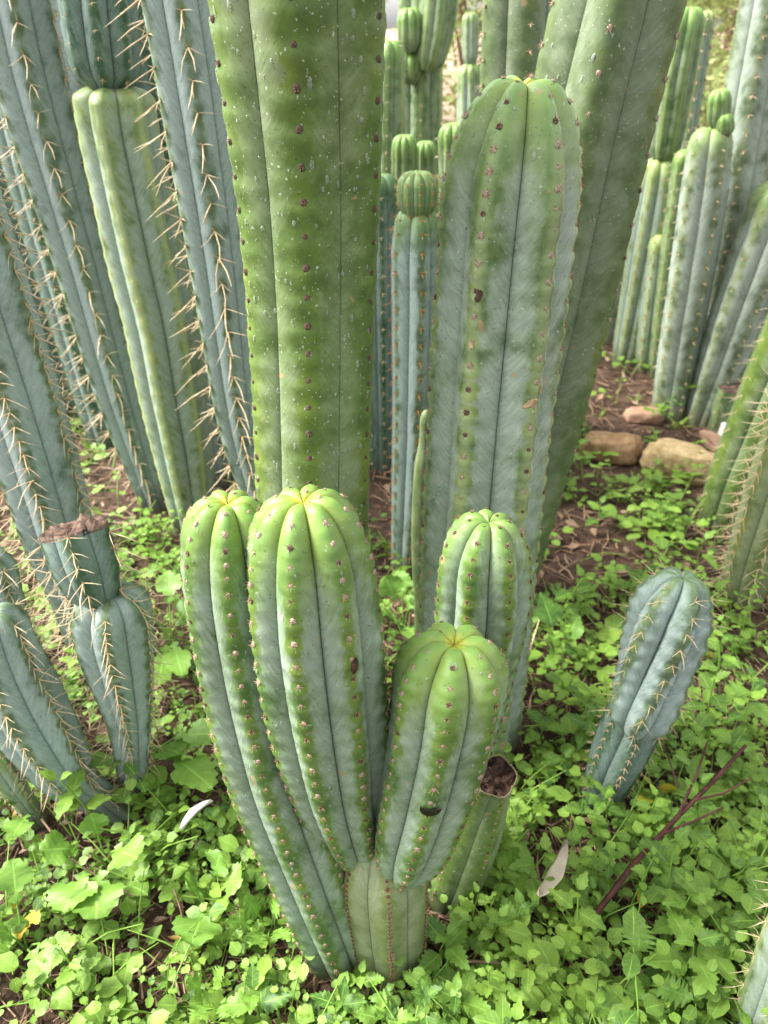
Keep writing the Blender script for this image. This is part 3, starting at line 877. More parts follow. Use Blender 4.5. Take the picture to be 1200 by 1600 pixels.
# ---- columns behind, at the right
RG = 'distant columns at the right'
def col(label, pts, mat, n=6, ridge=0, sp='mid', sc=1.0, group=RG, extra=None, dome=1.1, single=False, **kw):
    k = rnd.randrange(1000)
    segs = [('stem', Stem(pts, n=n, ridge=R(ridge), depth_=.2, shape=.45, spacing=.04, seed=k, res=.55, dome=dome, **kw), mat, sp, dict(spine_scale=sc, single=single))]
    for (pn, p2, m2, n2) in (extra or []):
        segs.append((pn, Stem(p2, n=n2, ridge=R(10), depth_=.18, shape=.5, rooted=False, spacing=.03, seed=k + 5, res=.55), m2, 'none', {}))
    return cactus(label, segs, group)
col('distant green column in two stacked segments right of the dark column', [(979, 555, 2.42, 44), (1000, 450, 2.42, 56), (1020, 340, 2.42, 62), (1030, 280, 2.42, 60), (1035, 243, 2.42)], YELLOWGREEN, 7, 8,
    extra=[('upper_segment', [(1036, 248, 2.41, 34), (1041, 222, 2.41, 50), (1055, 130, 2.40, 58), (1068, 60, 2.40, 56), (1078, 8, 2.40)], FARGREEN, 7)])
col('thin spiny distant column beside the two segment column', [(1006, 560, 2.5, 34), (1030, 440, 2.5, 38), (1052, 320, 2.5, 40), (1072, 200, 2.5, 40), (1095, 60, 2.5, 36), (1102, 15, 2.5)], YELLOWGREEN, 7, -8, sc=1.5)
col('blue distant column topped by two small green buds', [(1045, 645, 2.0, 56), (1062, 540, 2.0, 64), (1082, 420, 2.0, 70), (1100, 300, 2.0, 74), (1106, 250, 2.0, 70), (1114, 196, 2.0)], BLUE_FAR, 5, 12, sc=1.2, single=True,
    extra=[('bud', [(1121, 200, 1.99, 20), (1122, 186, 1.99, 34), (1124, 165, 1.99, 36), (1125, 138, 1.99)], FARGREEN, 8), ('bud', [(1134, 214, 1.97, 12), (1134, 204, 1.97, 26), (1133, 194, 1.97, 27), (1132, 177, 1.97)], FARGREEN, 7)])
col('tall grey column reaching the top right corner', [(1086, 650, 2.1, 52), (1108, 520, 2.1, 66), (1132, 390, 2.1, 78), (1153, 270, 2.1, 84), (1175, 140, 2.1, 86), (1200, 0, 2.1, 86), (1225, -140, 2.1, 86), (1238, -210, 2.1)], BLUE_FAR, 5, -20, sc=1.4, single=True)
col('blue column leaning right in front of the tall grey one', [(1094, 655, 1.95, 50), (1118, 590, 1.95, 66), (1148, 505, 1.95, 80), (1180, 420, 1.95, 88), (1210, 340, 1.95, 88), (1232, 280, 1.95)], BLUE_FAR, 6, 5, sc=1.0, single=True)
col('grey green column at the right edge beside the leaning blue one', [(1140, 640, 2.05, 60), (1170, 540, 2.05, 72), (1200, 440, 2.05, 78), (1235, 330, 2.05)], GREY, 6, 5, sc=1.2)
col('dark slim distant column behind the blue budded one', [(1028, 600, 2.3, 36), (1040, 500, 2.3, 40), (1055, 380, 2.3, 42), (1066, 300, 2.3, 42), (1076, 232, 2.3)], FARGREEN, 6, 0)
rE, oE, _ = col('squat green stump with a pinkish cut top among the distant columns', [(1132, 655, 1.88, 44), (1138, 630, 1.88, 46), (1145, 605, 1.88, 46)], FARGREEN, 5, 10, apex=False)
stE2 = Stem([(1132, 655, 1.88, 44), (1138, 630, 1.88, 46), (1145, 605, 1.88, 46)], n=5, ridge=R(10), depth_=.2, shape=.45, spacing=.04, seed=5, res=.55, apex=False)
cut_face(rE, oE, stE2, CRUST_PALE, CRUST_PALE, rise=.1, rough=.2, dish=.1)
col('mossy green column between the budded blue one and the dark one', [(1012, 590, 2.35, 40), (1022, 500, 2.35, 46), (1032, 420, 2.35, 44), (1038, 365, 2.35)], YELLOWGREEN, 6, 4, sc=1.3)
col('short blue grey column low between the leaning distant ones', [(1068, 640, 2.15, 40), (1086, 560, 2.15, 46), (1100, 500, 2.15, 44), (1112, 455, 2.15)], BLUE_FAR, 6, 14, sc=1.2)
col('short mossy column beside the squat cut stump', [(1160, 650, 1.98, 40), (1172, 600, 1.98, 44), (1184, 550, 1.98, 42), (1192, 510, 1.98)], YELLOWGREEN, 6, -8, sc=1.2)
col('weathered column emerging right behind the broad dark column', [(950, 575, 2.6, 40), (968, 470, 2.6, 48), (990, 350, 2.6, 52), (1012, 230, 2.6, 52), (1030, 130, 2.6, 50), (1040, 70, 2.6)], BLUE_FAR, 6, 10, sc=1.4)
col('slim mossy column leaning far right above the stones', [(1066, 648, 2.2, 34), (1100, 530, 2.2, 42), (1140, 410, 2.2, 46), (1180, 290, 2.2, 46), (1210, 190, 2.2)], YELLOWGREEN, 6, -12, sc=1.4)
FG = 'small far columns at the right'
for lab, pts, mt in (
    ('slim dark green far column crossing the right edge', [(1155, 380, 2.9, 22), (1168, 300, 2.9, 24), (1186, 220, 2.9, 26), (1200, 150, 2.9)], FARGREEN),
    ('short far green column under the slim dark one', [(1160, 420, 2.8, 36), (1172, 350, 2.8, 38), (1180, 300, 2.8, 36), (1186, 265, 2.8)], YELLOWGREEN),
    ('small far green shoot with a pale top right of the tall grey column', [(1128, 460, 2.7, 26), (1138, 400, 2.7, 30), (1144, 360, 2.7, 28), (1147, 330, 2.7)], FARGREEN),
    ('stubby far green shoot low behind the tall grey column', [(1125, 470, 2.6, 26), (1131, 450, 2.6, 28), (1136, 425, 2.6, 26), (1138, 405, 2.6)], FARGREEN),
    ('far olive column cut by the right edge', [(1180, 400, 3.0, 40), (1195, 300, 3.0, 44), (1208, 200, 3.0, 44), (1216, 140, 3.0)], DARK),
    ('far blue column half hidden at the right edge', [(1165, 460, 2.5, 50), (1190, 380, 2.5, 56), (1212, 300, 2.5, 56), (1225, 240, 2.5)], BLUE_FAR)):
    col(lab, pts, mt, 6, rnd.uniform(-20, 20), group=FG, sc=1.3)

# ---- columns behind, in the centre
CG = 'distant columns in the centre'
col('pale green column behind the rounded grey green top', [(785, 640, 1.6, 100), (792, 450, 1.6, 108), (800, 250, 1.6, 118), (811, 20, 1.6, 124), (820, -180, 1.6, 124), (826, -290, 1.6)], DARK, 5, 8, sc=1.5, single=True, group=CG)
col('pale column at the upper edge between dark and grey green columns', [(852, 560, 1.9, 70), (868, 300, 1.9, 78), (884, 60, 1.9, 82), (898, -140, 1.9, 82), (905, -230, 1.9)], YELLOWGREEN, 5, 20, group=CG)
col('green branched column carrying dark oval buds behind the thick olive one', [(650, 560, 2.6, 62), (653, 400, 2.6, 68), (655, 250, 2.6, 74), (656, 130, 2.6, 74), (656, 40, 2.6, 74), (656, -60, 2.6, 72), (656, -130, 2.6)], FARGREEN, 6, 0, group=CG,
    extra=[('bud', [(640, 132, 2.52, 16), (640, 120, 2.52, 34), (640, 104, 2.52, 38), (640, 80, 2.52)], FARGREEN, 8),
           ('bud', [(641, 82, 2.50, 20), (641, 66, 2.50, 38), (641, 44, 2.50, 41), (640, 10, 2.50)], FARGREEN, 8),
           ('side_branch', [(668, 112, 2.50, 24), (674, 90, 2.50, 48), (682, 45, 2.50, 60), (688, -10, 2.50, 62), (690, -70, 2.50)], FARGREEN, 7)])
TW = 'small rounded columns above the blue bud'
col('larger of the twin round topped columns above the blue bud', [(630, 520, 1.9, 40), (631, 400, 1.9, 42), (632, 300, 1.9, 42), (632, 250, 1.9, 41), (632, 209, 1.9)], FARGREEN, 9, 0, sp='none', group=TW)
col('smaller of the twin round topped columns above the blue bud', [(663, 520, 1.95, 34), (664, 400, 1.95, 35), (665, 300, 1.95, 36), (665, 255, 1.95, 34), (665, 219, 1.95)], FARGREEN, 9, 10, sp='none', group=TW)
col('dark round topped column peeping out left of the grey green top', [(712, 520, 1.8, 48), (711, 350, 1.8, 50), (710, 260, 1.8, 50), (709, 190, 1.8)], FARGREEN, 8, 10, group=CG)
col('slim pale column in two segments before the brown leaf litter', [(733, 440, 3.1, 34), (734, 300, 3.1, 40), (735, 180, 3.1, 42), (735, 130, 3.1, 40), (735, 98, 3.1)], GREY, 8, 0, sp='none', group=CG,
    extra=[('upper_segment', [(735, 100, 3.1, 16), (735, 88, 3.1, 25), (735, 55, 3.1, 27), (735, 18, 3.1)], GREY, 8)])
col('slim blue grey column right of the branched green one', [(676, 480, 2.9, 24), (678, 300, 2.9, 26), (679, 150, 2.9, 27), (680, 30, 2.9, 26), (680, -20, 2.9)], BLUE, 6, 0, sp='none', group=CG)
col('small pale green column between the branched one and the litter', [(671, 460, 2.75, 22), (671, 300, 2.75, 24), (672, 200, 2.75, 23), (672, 148, 2.75)], FARGREEN, 6, 0, sp='none', group=CG)
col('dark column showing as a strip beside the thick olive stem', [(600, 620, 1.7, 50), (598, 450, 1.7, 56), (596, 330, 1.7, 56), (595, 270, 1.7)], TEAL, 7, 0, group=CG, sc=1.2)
col('far green column half hidden behind the thick olive stem', [(604, 560, 2.3, 50), (603, 350, 2.3, 58), (604, 180, 2.3, 60), (606, 90, 2.3, 56), (607, 60, 2.3)], FARGREEN, 7, 0, group=CG)

# ------------------------------------------------------------------ leaves and weeds
def leaf(L, W, rows=7, serr=0.0, kind='ovate', fold=0.25, curl=0.15, cols=5, rr=rnd):
    """one leaf blade along +y, upper side +z; returns V, Q, A(across, along, 0)"""
    cs = np.linspace(-1, 1, cols)
    V, A = [], []
    wav = rr.uniform(0, 6)
    for i in range(rows + 1):
        t = i / rows
        if kind == 'ovate': w = math.sin(math.pi * t ** 0.72) ** 0.85 * (1 - 0.25 * t)
        elif kind == 'round': w = math.sin(math.pi * (0.04 + 0.96 * t) ** 0.9) ** 0.6
        elif kind == 'lance': w = math.sin(math.pi * t ** 0.6) ** 1.0
        elif kind == 'radish':
            w = (0.42 * abs(math.sin(t * math.pi * 5.2)) + .06) if t < 0.36 else math.sin(math.pi * (0.20 + 0.80 * ((t - .36) / .64)) ** 0.85) ** 0.62
        elif kind == 'thistle': w = (math.sin(math.pi * t ** .7) ** .8) * (1.0 if i % 2 else 0.35) + .05
        if serr and kind != 'thistle': w *= (1 + serr) if i % 2 else (1 - serr)
        w = max(w, 0.02) * W / 2
        for c in cs:
            y = t * L + (-0.05 * L * abs(c) if not (serr and i % 2) else 0.01 * L * abs(c))
            z = fold * abs(c) * w - curl * L * t * t + 0.05 * W * math.sin(t * 11 + wav + c * 2) * abs(c)
            V.append((c * w, y, z)); A.append((c, t, 0))
    n = cols
    Q = [(i * n + j, i * n + j + 1, (i + 1) * n + j + 1, (i + 1) * n + j) for i in range(rows) for j in range(n - 1)]
    return np.array(V), np.array(Q), np.array(A)

def rotm(yaw, pitch, roll=0.0):
    return np.array(Matrix.Rotation(yaw, 3, 'Z') @ Matrix.Rotation(pitch, 3, 'X') @ Matrix.Rotation(roll, 3, 'Y'))

def nettle_parts(rr, h, size, pairs, rows=10, cols=5, serr=0.13, kind='ovate', wr=0.68):
    """returns (stem V,Q) and list of leaf (V,Q,A)"""
    lean = np.array((rr.uniform(-.25, .25), rr.uniform(-.25, .25), 1.0)) * h
    pts = [np.zeros(3), lean * .5 + np.array((rr.uniform(-.05, .05) * h, 0, 0)), lean]
    stemv = tube([tuple(p) for p in pts], [0.0013, 0.0011, 0.0008], 4)
    leaves = []
    yaw0 = rr.uniform(0, 6.28)
    for i in range(pairs):
        f = 1 - (pairs - 1 - i) * (0.75 / max(1, pairs))
        base = lean * f
        sz = size * (1.0 - 0.45 * (i / max(1, pairs - 1)) ** 2 if pairs > 1 else 1)
        for sgn in (0, math.pi):
            yaw = yaw0 + i * math.pi / 2 + sgn + rr.uniform(-.2, .2)
            L = sz * rr.uniform(.85, 1.1)
            V, Q, A = leaf(L, L * wr * rr.uniform(.9, 1.1), rows, serr, kind, .22, rr.uniform(.05, .3), cols, rr)
            V = V + np.array((0, L * .18, 0))
            V = V @ rotm(yaw, rr.uniform(0.0, .45) + (.35 if i == pairs - 1 else 0), rr.uniform(-.15, .15)).T + base
            A[:, 2] = min(1, max(0, rr.gauss(.5, .28))) * .88
            leaves.append((V, Q, A))
    return stemv, leaves

def creeper_parts(rr, spread, size, count, rows=5, cols=3):
    """small round leaved weed: several thin stems with leaf pairs"""
    stems, leaves = [], []
    tone = rr.gauss(.5, .24)
    for s_ in range(rr.randint(2, 4)):
        a = rr.uniform(0, 6.28); ln = spread * rr.uniform(.5, 1)
        up = rr.uniform(.4, 1.3)
        d = np.array((math.cos(a), math.sin(a), up)) * ln
        pts = [np.zeros(3), d * .5 + np.array((0, 0, .15 * ln)), d]
        stems.append(tube([tuple(p) for p in pts], [0.0009, 0.0008, 0.0005], 3))
        k = max(2, int(count * rr.uniform(.6, 1)))
        for i in range(k):
            f = (i + 1) / k
            base = d * f + np.array((0, 0, .3 * ln * f * (1 - f) * 2))
            for sg in (0, math.pi):
                L = size * rr.uniform(.6, 1.15) * (1 - .3 * f)
                V, Q, A = leaf(L, L * rr.uniform(.7, .95), rows, 0.05, 'round', .15, rr.uniform(0, .35), cols, rr)
                V = V + np.array((0, L * .35, 0))
                V = V @ rotm(a + math.pi / 2 * (i % 2) + sg + rr.uniform(-.4, .4), rr.uniform(-.15, .6), rr.uniform(-.3, .3)).T + base
                t = min(.9, max(0, tone + rr.gauss(0, .13)))
                if rr.random() < .006: t = rr.uniform(.93, .98)
                A[:, 2] = t
                leaves.append((V, Q, A))
    return stems, leaves

def to_pixel(P):
    d = Vector(P) - CP
    zc = d.dot(CF)
    return 600 + FPX * d.x / zc, 800 - FPX * d.dot(CU) / zc

# bare mulch patches, as circles on the ground (from picture positions) with strength
BARE = [(atz(*p), r, s) for p, r, s in (
    ((610, 760), .22, 1), ((600, 640), .4, 1), ((985, 660), .16, .7), ((895, 835), .17, .95), ((878, 890), .10, .8), ((1000, 740), .12, .6),
    ((960, 600), .3, .8), ((1150, 700), .3, .9), ((280, 1440), .055, .8), ((50, 1560), .09, .8), ((230, 1500), .055, .8), ((480, 1500), .05, .85),
    ((620, 1480), .045, .9), ((830, 1520), .045, .7), ((700, 1500), .03, .5), ((370, 1600), .05, .6), ((650, 940), .05, .8), ((180, 1230), .04, .9), ((60, 760), .2, .9), ((180, 760), .25, .7), ((350, 800), .18, .5))]

def bare_at(x, y):
    b = 0
    for c, r, s in BARE:
        d = math.hypot(x - c.x, y - c.y) / r
        if d < 1.3: b = max(b, s * min(1, (1.3 - d) / .5))
    return b

def clear_of(x, y, m=0.012):
    for bx, by, br in BASES:
        if (x - bx) ** 2 + (y - by) ** 2 < (br + m) ** 2: return False
    return True

def merged(parts_list):
    pass

def build_cover():
    rr = random.Random(99)
    protos = []
    for i in range(12):      # creepers
        st_, lv = creeper_parts(rr, .060, rr.choice((.013, .017, .022, .027, .031)), 3)
        b = Bag()
        for V, Q in st_: b.add(V, Q, np.tile((0, .5, .4), (len(V), 1)))
        for V, Q, A in lv: b.add(V, Q, A)
        protos.append(('creep', b))
    for i in range(8):       # nettles
        (sV, sQ), lv = nettle_parts(rr, rr.choice((.04, .06, .09, .13)), rr.uniform(.020, .040), rr.choice((2, 3, 4, 5)), 8, 3)
        b = Bag(); b.add(sV, sQ, np.tile((0, .5, .4), (len(sV), 1)))
        for V, Q, A in lv: b.add(V, Q, A)
        protos.append(('nettle', b))
    for i in range(6):       # fine feathery seedlings
        b = Bag()
        for k in range(rr.randint(9, 14)):
            L = rr.uniform(.018, .04)
            V, Q, A = leaf(L, L * rr.uniform(.18, .3), 8, 0, 'thistle', .2, .3, 3, rr)
            V = V @ rotm(rr.uniform(0, 6.28), rr.uniform(.1, 1.1)).T
            A[:, 2] = rr.uniform(.35, .85)
            b.add(V, Q, A)
        protos.append(('fine', b))
    packs = [(k, np.concatenate(b.V), np.concatenate(b.Q), np.concatenate(b.A)) for k, b in protos]
    kinds = {'creep': packs[:12], 'nettle': packs[12:20], 'fine': packs[20:]}
    bag = Bag()
    placed = tries = 0
    while placed < 2900 and tries < 60000:
        tries += 1
        y = .22 + 2.3 * rr.random() ** 1.9
        hw = .30 + .62 * y
        x = rr.uniform(-hw, hw)
        if rr.random() < bare_at(x, y): continue
        patch = noise.noise((x * 5, y * 5, 9.0)) * .5 + .5
        if rr.random() > .18 + patch * 1.4: continue
        if not clear_of(x, y): continue
        z = gz(x, y)
        right = x > .12
        kind = rr.choices(('creep', 'nettle', 'fine'), (5, 2.6, 2.0) if right else (4.2, 1.6, 2.6))[0]
        k, V, Q, A = rr.choice(kinds[kind])
        s = rr.choice((.5, .7, .85, 1.0, 1.25)) * rr.uniform(.85, 1.15) * (1.15 if right else .98)
        if y > 1.3: s *= 1.15
        if kind == 'nettle': s = min(s, 1.15) * .95
        M = rotm(rr.uniform(0, 6.28), rr.uniform(-.15, .15)) * s
        A2 = A.copy()
        sh = rr.gauss(0, .19) + (patch - .5) * .6 + (.27 if right else .03)  # right-hand leaves toned lighter to make up for the shade of the clump
        A2[:, 2] = np.where(A[:, 2] > .92, A[:, 2], np.clip(A[:, 2] + sh, 0, .89))
        bag.add(V @ M.T + np.array((x, y, z - .003)), Q, A2)
        placed += 1
    for i in range(420):     # loose pale stalks
        y = .25 + 1.7 * rr.random() ** 1.7
        x = rr.uniform(-1, 1) * (.30 + .62 * y)
        if not clear_of(x, y, .03) or rr.random() < bare_at(x, y) * .6: continue
        a = rr.uniform(0, 6.28); L = rr.uniform(.04, .12)
        d = Vector((math.cos(a), math.sin(a), rr.uniform(.1, .9))).normalized() * L
        p = Vector((x, y, gz(x, y) + .005))
        V, Q = tube([p, p + d * .5 + Vector((0, 0, .12 * L)), p + d], [.0012, .0011, .0007], 4)
        bag.add(V, Q, np.tile((0, .5, rr.uniform(.3, .89)), (len(V), 1)))
    o = bpy.data.objects.new('ground_cover', bag.mesh('ground_cover', LEAF_SMALL))
    link(o)
    tag(o, 'low bright green weeds covering the ground between the cacti', 'weeds', None, 'stuff')
build_cover()

def build_litter():
    rr = random.Random(5)
    bag = Bag()
    for i in range(11000):
        y = .25 + 3.6 * rr.random() ** 1.7
        hw = .28 + .62 * y
        x = rr.uniform(-hw, hw)
        if not clear_of(x, y, -.005): continue
        L = rr.uniform(.008, .05) * (1 + .35 * y); w = rr.uniform(.0005, .0017) * (1 + .4 * y)
        a = rr.uniform(0, 6.28)
        d = Vector((math.cos(a), math.sin(a), rr.uniform(-.12, .25)))
        p = Vector((x, y, gz(x, y) + rr.uniform(.001, .009)))
        bend = Vector((-d.y, d.x, rr.uniform(-.5, .5))) * L * rr.uniform(-.12, .12)
        V, Q = tube([p - d * L * .5, p + bend, p + d * L * .5], [w, w * .9, w * .5], 3)
        bag.add(V, Q, np.tile((rr.uniform(.2, 1), .5, min(.89, rr.random() ** 1.6)), (len(V), 1)))
    for i in range(2600):      # dead leaf scraps
        y = .25 + 5.0 * rr.random() ** 1.5
        hw = .28 + .62 * y
        x = rr.uniform(-hw, hw)
        if not clear_of(x, y, 0): continue
        L = rr.uniform(.008, .028) * (1 + .3 * y)
        V, Q, A = leaf(L, L * rr.uniform(.25, .6), 3, 0, 'ovate', .4, rr.uniform(-.4, .4), 3, rr)
        V = V @ rotm(rr.uniform(0, 6.28), rr.uniform(-.4, .4), rr.uniform(-.5, .5)).T + np.array((x, y, gz(x, y) + rr.uniform(.003, .010)))
        A[:, 2] = rr.random() * .9 if rr.random() > .06 else 1.0
        bag.add(V, Q, A)
    o = bpy.data.objects.new('mulch_litter', bag.mesh('mulch_litter', LEAF_DRY))
    link(o)
    tag(o, 'brown straw, twigs and dead leaf litter over the soil', 'litter', None, 'stuff')
build_litter()

# single plants that stand out
def leaf_object(V, Q, A, mat, parent, origin, name='leaf'):
    o = bpy.data.objects.new(name, np_mesh(name, V - np.array(origin), Q, mat, {'la': A}))
    return link(o, parent)

def nettle(px, py, h, size, pairs, label, group, seed, serr=.13, mat=LEAF_NETTLE, tone=None, wr=.68):
    rr = random.Random(seed)
    P = atz(px, py, h)
    base = Vector((P.x, P.y, gz(P.x, P.y)))
    root = thing('nettle_plant', base, label, 'weed', group)
    (sV, sQ), lv = nettle_parts(rr, h, size, pairs, 14, 5, serr, wr=wr)
    leaf_object(sV, sQ, np.tile((0, .5, .5), (len(sV), 1)), mat, root, (0, 0, 0), 'stem')
    for V, Q, A in lv:
        if tone is not None: A[:, 2] = np.clip(tone + rr.gauss(0, .12), 0, .89)
        leaf_object(V, Q, A, mat, root, (0, 0, 0))
    return root
NG = 'nettle shoots around the clump'
for i, (px, py, h, sz, pr, lab) in enumerate((
    (692, 1452, .075, .040, 3, 'nettle shoot with toothed leaves just right of the stump base'),
    (600, 1590, .055, .036, 3, 'nettle shoot at the bottom edge right below the stump'),
    (515, 1560, .055, .034, 3, 'nettle shoot left of the one below the stump'),
    (412, 1568, .070, .044, 3, 'leafy nettle shoot at the bottom edge left of the clump'),
    (730, 1545, .065, .040, 3, 'nettle shoot at the bottom edge right of the stump'),
    (1108, 1470, .090, .052, 3, 'big pale nettle in the lower right corner'),
    (935, 1385, .075, .030, 2, 'small nettle shoot above the reddish woody stem foot'),
    (1030, 1330, .085, .034, 2, 'nettle shoot above the reddish woody stem'),
    (1150, 1010, .10, .042, 3, 'tall nettle at the right edge beside the small blue cactus'),
    (1165, 1120, .10, .042, 3, 'nettle below the tall one at the right edge'),
    (1160, 1330, .09, .034, 3, 'nettle at the right edge above the lower right spiny stem'),
    (905, 1250, .07, .030, 3, 'nettle left of the small blue cactus foot'),
    (985, 900, .07, .036, 3, 'nettle behind the small blue cactus to its left'),
    (940, 790, .07, .040, 3, 'nettle in front of the brown stone'),
    (1040, 790, .08, .040, 3, 'nettle in front of the tan stone'),
    (1100, 850, .08, .050, 2, 'yellow green sapling below the moss stained column'),
    (985, 1120, .09, .022, 2, 'nettle shoot across the joint of the small blue cactus'),
    (935, 1200, .08, .026, 3, 'nettle leaning on the lower segment of the small blue cactus'),
    (915, 1090, .11, .034, 4, 'tall nettle sprig left of the small blue cactus'),
    (1130, 1245, .13, .036, 4, 'tall nettle sprig behind the reddish woody stem tips'),
    (1190, 1060, .13, .040, 4, 'tall nettle sprig cut by the right edge'),
    (965, 1310, .10, .030, 4, 'tall nettle sprig between the beige dry leaf and the woody stem'),
    (800, 1430, .07, .030, 3, 'nettle sprig below the beige dry leaf'),
    (1075, 1400, .10, .036, 4, 'tall nettle sprig above the big pale nettle'),
    (560, 1528, .05, .028, 3, 'nettle shoot hugging the left foot of the pale stump'),
    (655, 1520, .05, .028, 3, 'nettle shoot hugging the right foot of the pale stump'),
    (965, 1225, .10, .032, 4, 'nettle sprig hiding the foot of the small blue cactus'),
    (1010, 1165, .10, .028, 3, 'nettle shoot right of the lower segment of the small blue cactus'),
    (640, 1395, .03, .016, 2, 'tiny nettle seedling against the stump'),
    (870, 1000, .07, .034, 3, 'nettle just right of the broad dark column foot'),
    (840, 1120, .07, .034, 3, 'nettle behind the rotted cut stump'),
    (870, 1180, .06, .032, 3, 'nettle right of the rotted cut stump'),
    (1010, 1560, .06, .036, 3, 'nettle at the bottom edge left of the lower right corner'),
    (880, 1480, .06, .030, 3, 'nettle beside the foot of the reddish woody stem'))):
    nettle(px, py, h, sz, pr, lab, NG, 300 + i, tone=.75 if 'pale' in lab or 'yellow' in lab else None)

def leafy(label, px, py, leaves, seed, group, cat='weed', name='radish_plant', kind='radish', mat=LEAF_RADISH, rows=16, serr=.05):
    """rosette: root at a picture point; leaves: (tip px, tip py, tip height m, blade width m, tone)"""
    rr = random.Random(seed)
    P = atz(px, py, 0.0)
    base = Vector((P.x, P.y, gz(P.x, P.y)))
    root = thing(name, base, label, cat, group)
    for (tx, ty, th, bw, tone) in leaves:
        T = atz(tx, ty, th) - base
        hor = Vector((T.x, T.y, 0))
        mid = T * .45 + Vector((0, 0, .25 * T.length))
        pet = T * .42 + Vector((0, 0, .20 * T.length))
        V, Q = tube([(0, 0, 0), tuple(pet * .5 + Vector((0, 0, .06 * T.length))), tuple(pet)], [.0016, .0014, .0011], 4)
        l_ = leaf_object(V, Q, np.tile((0.0, .5, .7), (len(V), 1)), mat, root, (0, 0, 0), 'leaf_stalk')
        d = T - pet
        L = d.length
        V, Q, A = leaf(L, bw * 1.3, rows, serr, kind, .12, .12, 5, rr)
        yaw = math.atan2(-d.x, d.y); pitch = math.atan2(d.z, math.hypot(d.x, d.y)) + .14
        V = V @ rotm(yaw, pitch, rr.uniform(-.25, .25)).T + np.array(pet)
        A[:, 2] = tone
        leaf_object(V, Q, A, mat, root, (0, 0, 0))
    return root
WG = 'broad leaved weeds at the lower left'
leafy('broad leaved weed with pale round leaf blades at the lower left', 165, 1340, [(95, 1430, .05, .050, .80), (60, 1330, .07, .040, .6), (150, 1440, .05, .052, .55), (215, 1345, .09, .042, .88), (140, 1270, .08, .03, .7)], 1, WG)
leafy('weed with wavy leaves beside the foot of the sawn off blue stem', 235, 1185, [(140, 1200, .07, .042, .6), (285, 1180, .09, .045, .45), (350, 1150, .10, .040, .7), (335, 1235, .08, .045, .62)], 2, WG)
leafy('weed with large soft leaves behind the left of the clump', 270, 1010, [(230, 960, .09, .05, .5), (285, 1060, .08, .035, .8), (250, 1075, .07, .035, .75), (300, 940, .09, .04, .4), (265, 890, .1, .04, .7)], 3, WG)
leafy('weed with one yellow edged leaf near the bottom left', 330, 1400, [(300, 1480, .045, .045, .60), (345, 1330, .06, .035, .5), (290, 1385, .05, .036, .8), (380, 1375, .06, .036, .82)], 4, WG)
leafy('weed with long pale stalks at the left edge', 40, 1480, [(20, 1340, .08, .035, .7), (75, 1530, .05, .035, .8), (-10, 1450, .06, .04, .6), (110, 1490, .05, .03, .75)], 5, WG)
leafy('weed with drooping leaves between the low blue stems', 60, 1270, [(130, 1240, .08, .022, .8), (20, 1310, .06, .03, .7), (-5, 1240, .07, .03, .6)], 6, WG)
leafy('weed with upright leaves in the gap below the slim blue column', 630, 985, [(600, 900, .10, .045, .5), (625, 890, .09, .03, .75), (645, 930, .07, .025, .8), (600, 960, .06, .03, .4), (650, 1000, .05, .03, .75)], 7, 'broad leaved weeds near the clump')
leafy('broad dark leaved weed just right of the broad dark column', 870, 1050, [(845, 925, .11, .05, .25), (905, 960, .07, .035, .5), (850, 1000, .08, .035, .6)], 8, 'broad leaved weeds near the clump', kind='ovate', rows=12)
leafy('spiky leaved thistle at the bottom right', 990, 1540, [(1000, 1430, .06, .035, .7), (1085, 1565, .05, .035, .6), (930, 1590, .05, .03, .75), (1040, 1600, .05, .03, .8)], 9, 'thistles', name='thistle', kind='thistle', rows=14, serr=0)
leafy('feathery leaved thistle at the left foot of the clump', 420, 1450, [(380, 1400, .05, .025, .8), (440, 1400, .05, .022, .85), (390, 1480, .04, .025, .75), (455, 1470, .045, .022, .8), (350, 1440, .05, .02, .8)], 10, 'thistles', name='thistle', kind='thistle', rows=16, serr=0)
leafy('feathery leaved thistle at the bottom edge left of the nettles', 330, 1560, [(290, 1530, .05, .025, .8), (350, 1510, .05, .022, .85), (370, 1590, .04, .025, .75), (300, 1595, .045, .022, .8)], 11, 'thistles', name='thistle', kind='thistle', rows=16, serr=0)

leafy('weed with yellowing leaves above the reddish woody stem', 1030, 1260, [(1005, 1215, .07, .022, .93), (1050, 1225, .07, .02, .96), (1020, 1290, .06, .018, .9), (990, 1255, .06, .016, .94), (1060, 1300, .05, .018, .7)], 12, 'yellowing weeds', kind='ovate', rows=10, name='yellowing_weed')
leafy('weed with yellow and pink tinged leaves below the reddish woody stem', 1010, 1385, [(985, 1345, .05, .016, .95), (1040, 1380, .05, .018, .92), (1000, 1420, .04, .016, .97), (1050, 1350, .05, .016, .8)], 13, 'yellowing weeds', kind='ovate', rows=10, name='yellowing_weed')
leafy('weed with yellow dying leaves at the far lower left', 45, 1420, [(15, 1400, .03, .02, .97), (60, 1445, .03, .018, .95), (30, 1470, .03, .018, .98)], 14, 'yellowing weeds', kind='ovate', rows=10, name='yellowing_weed')
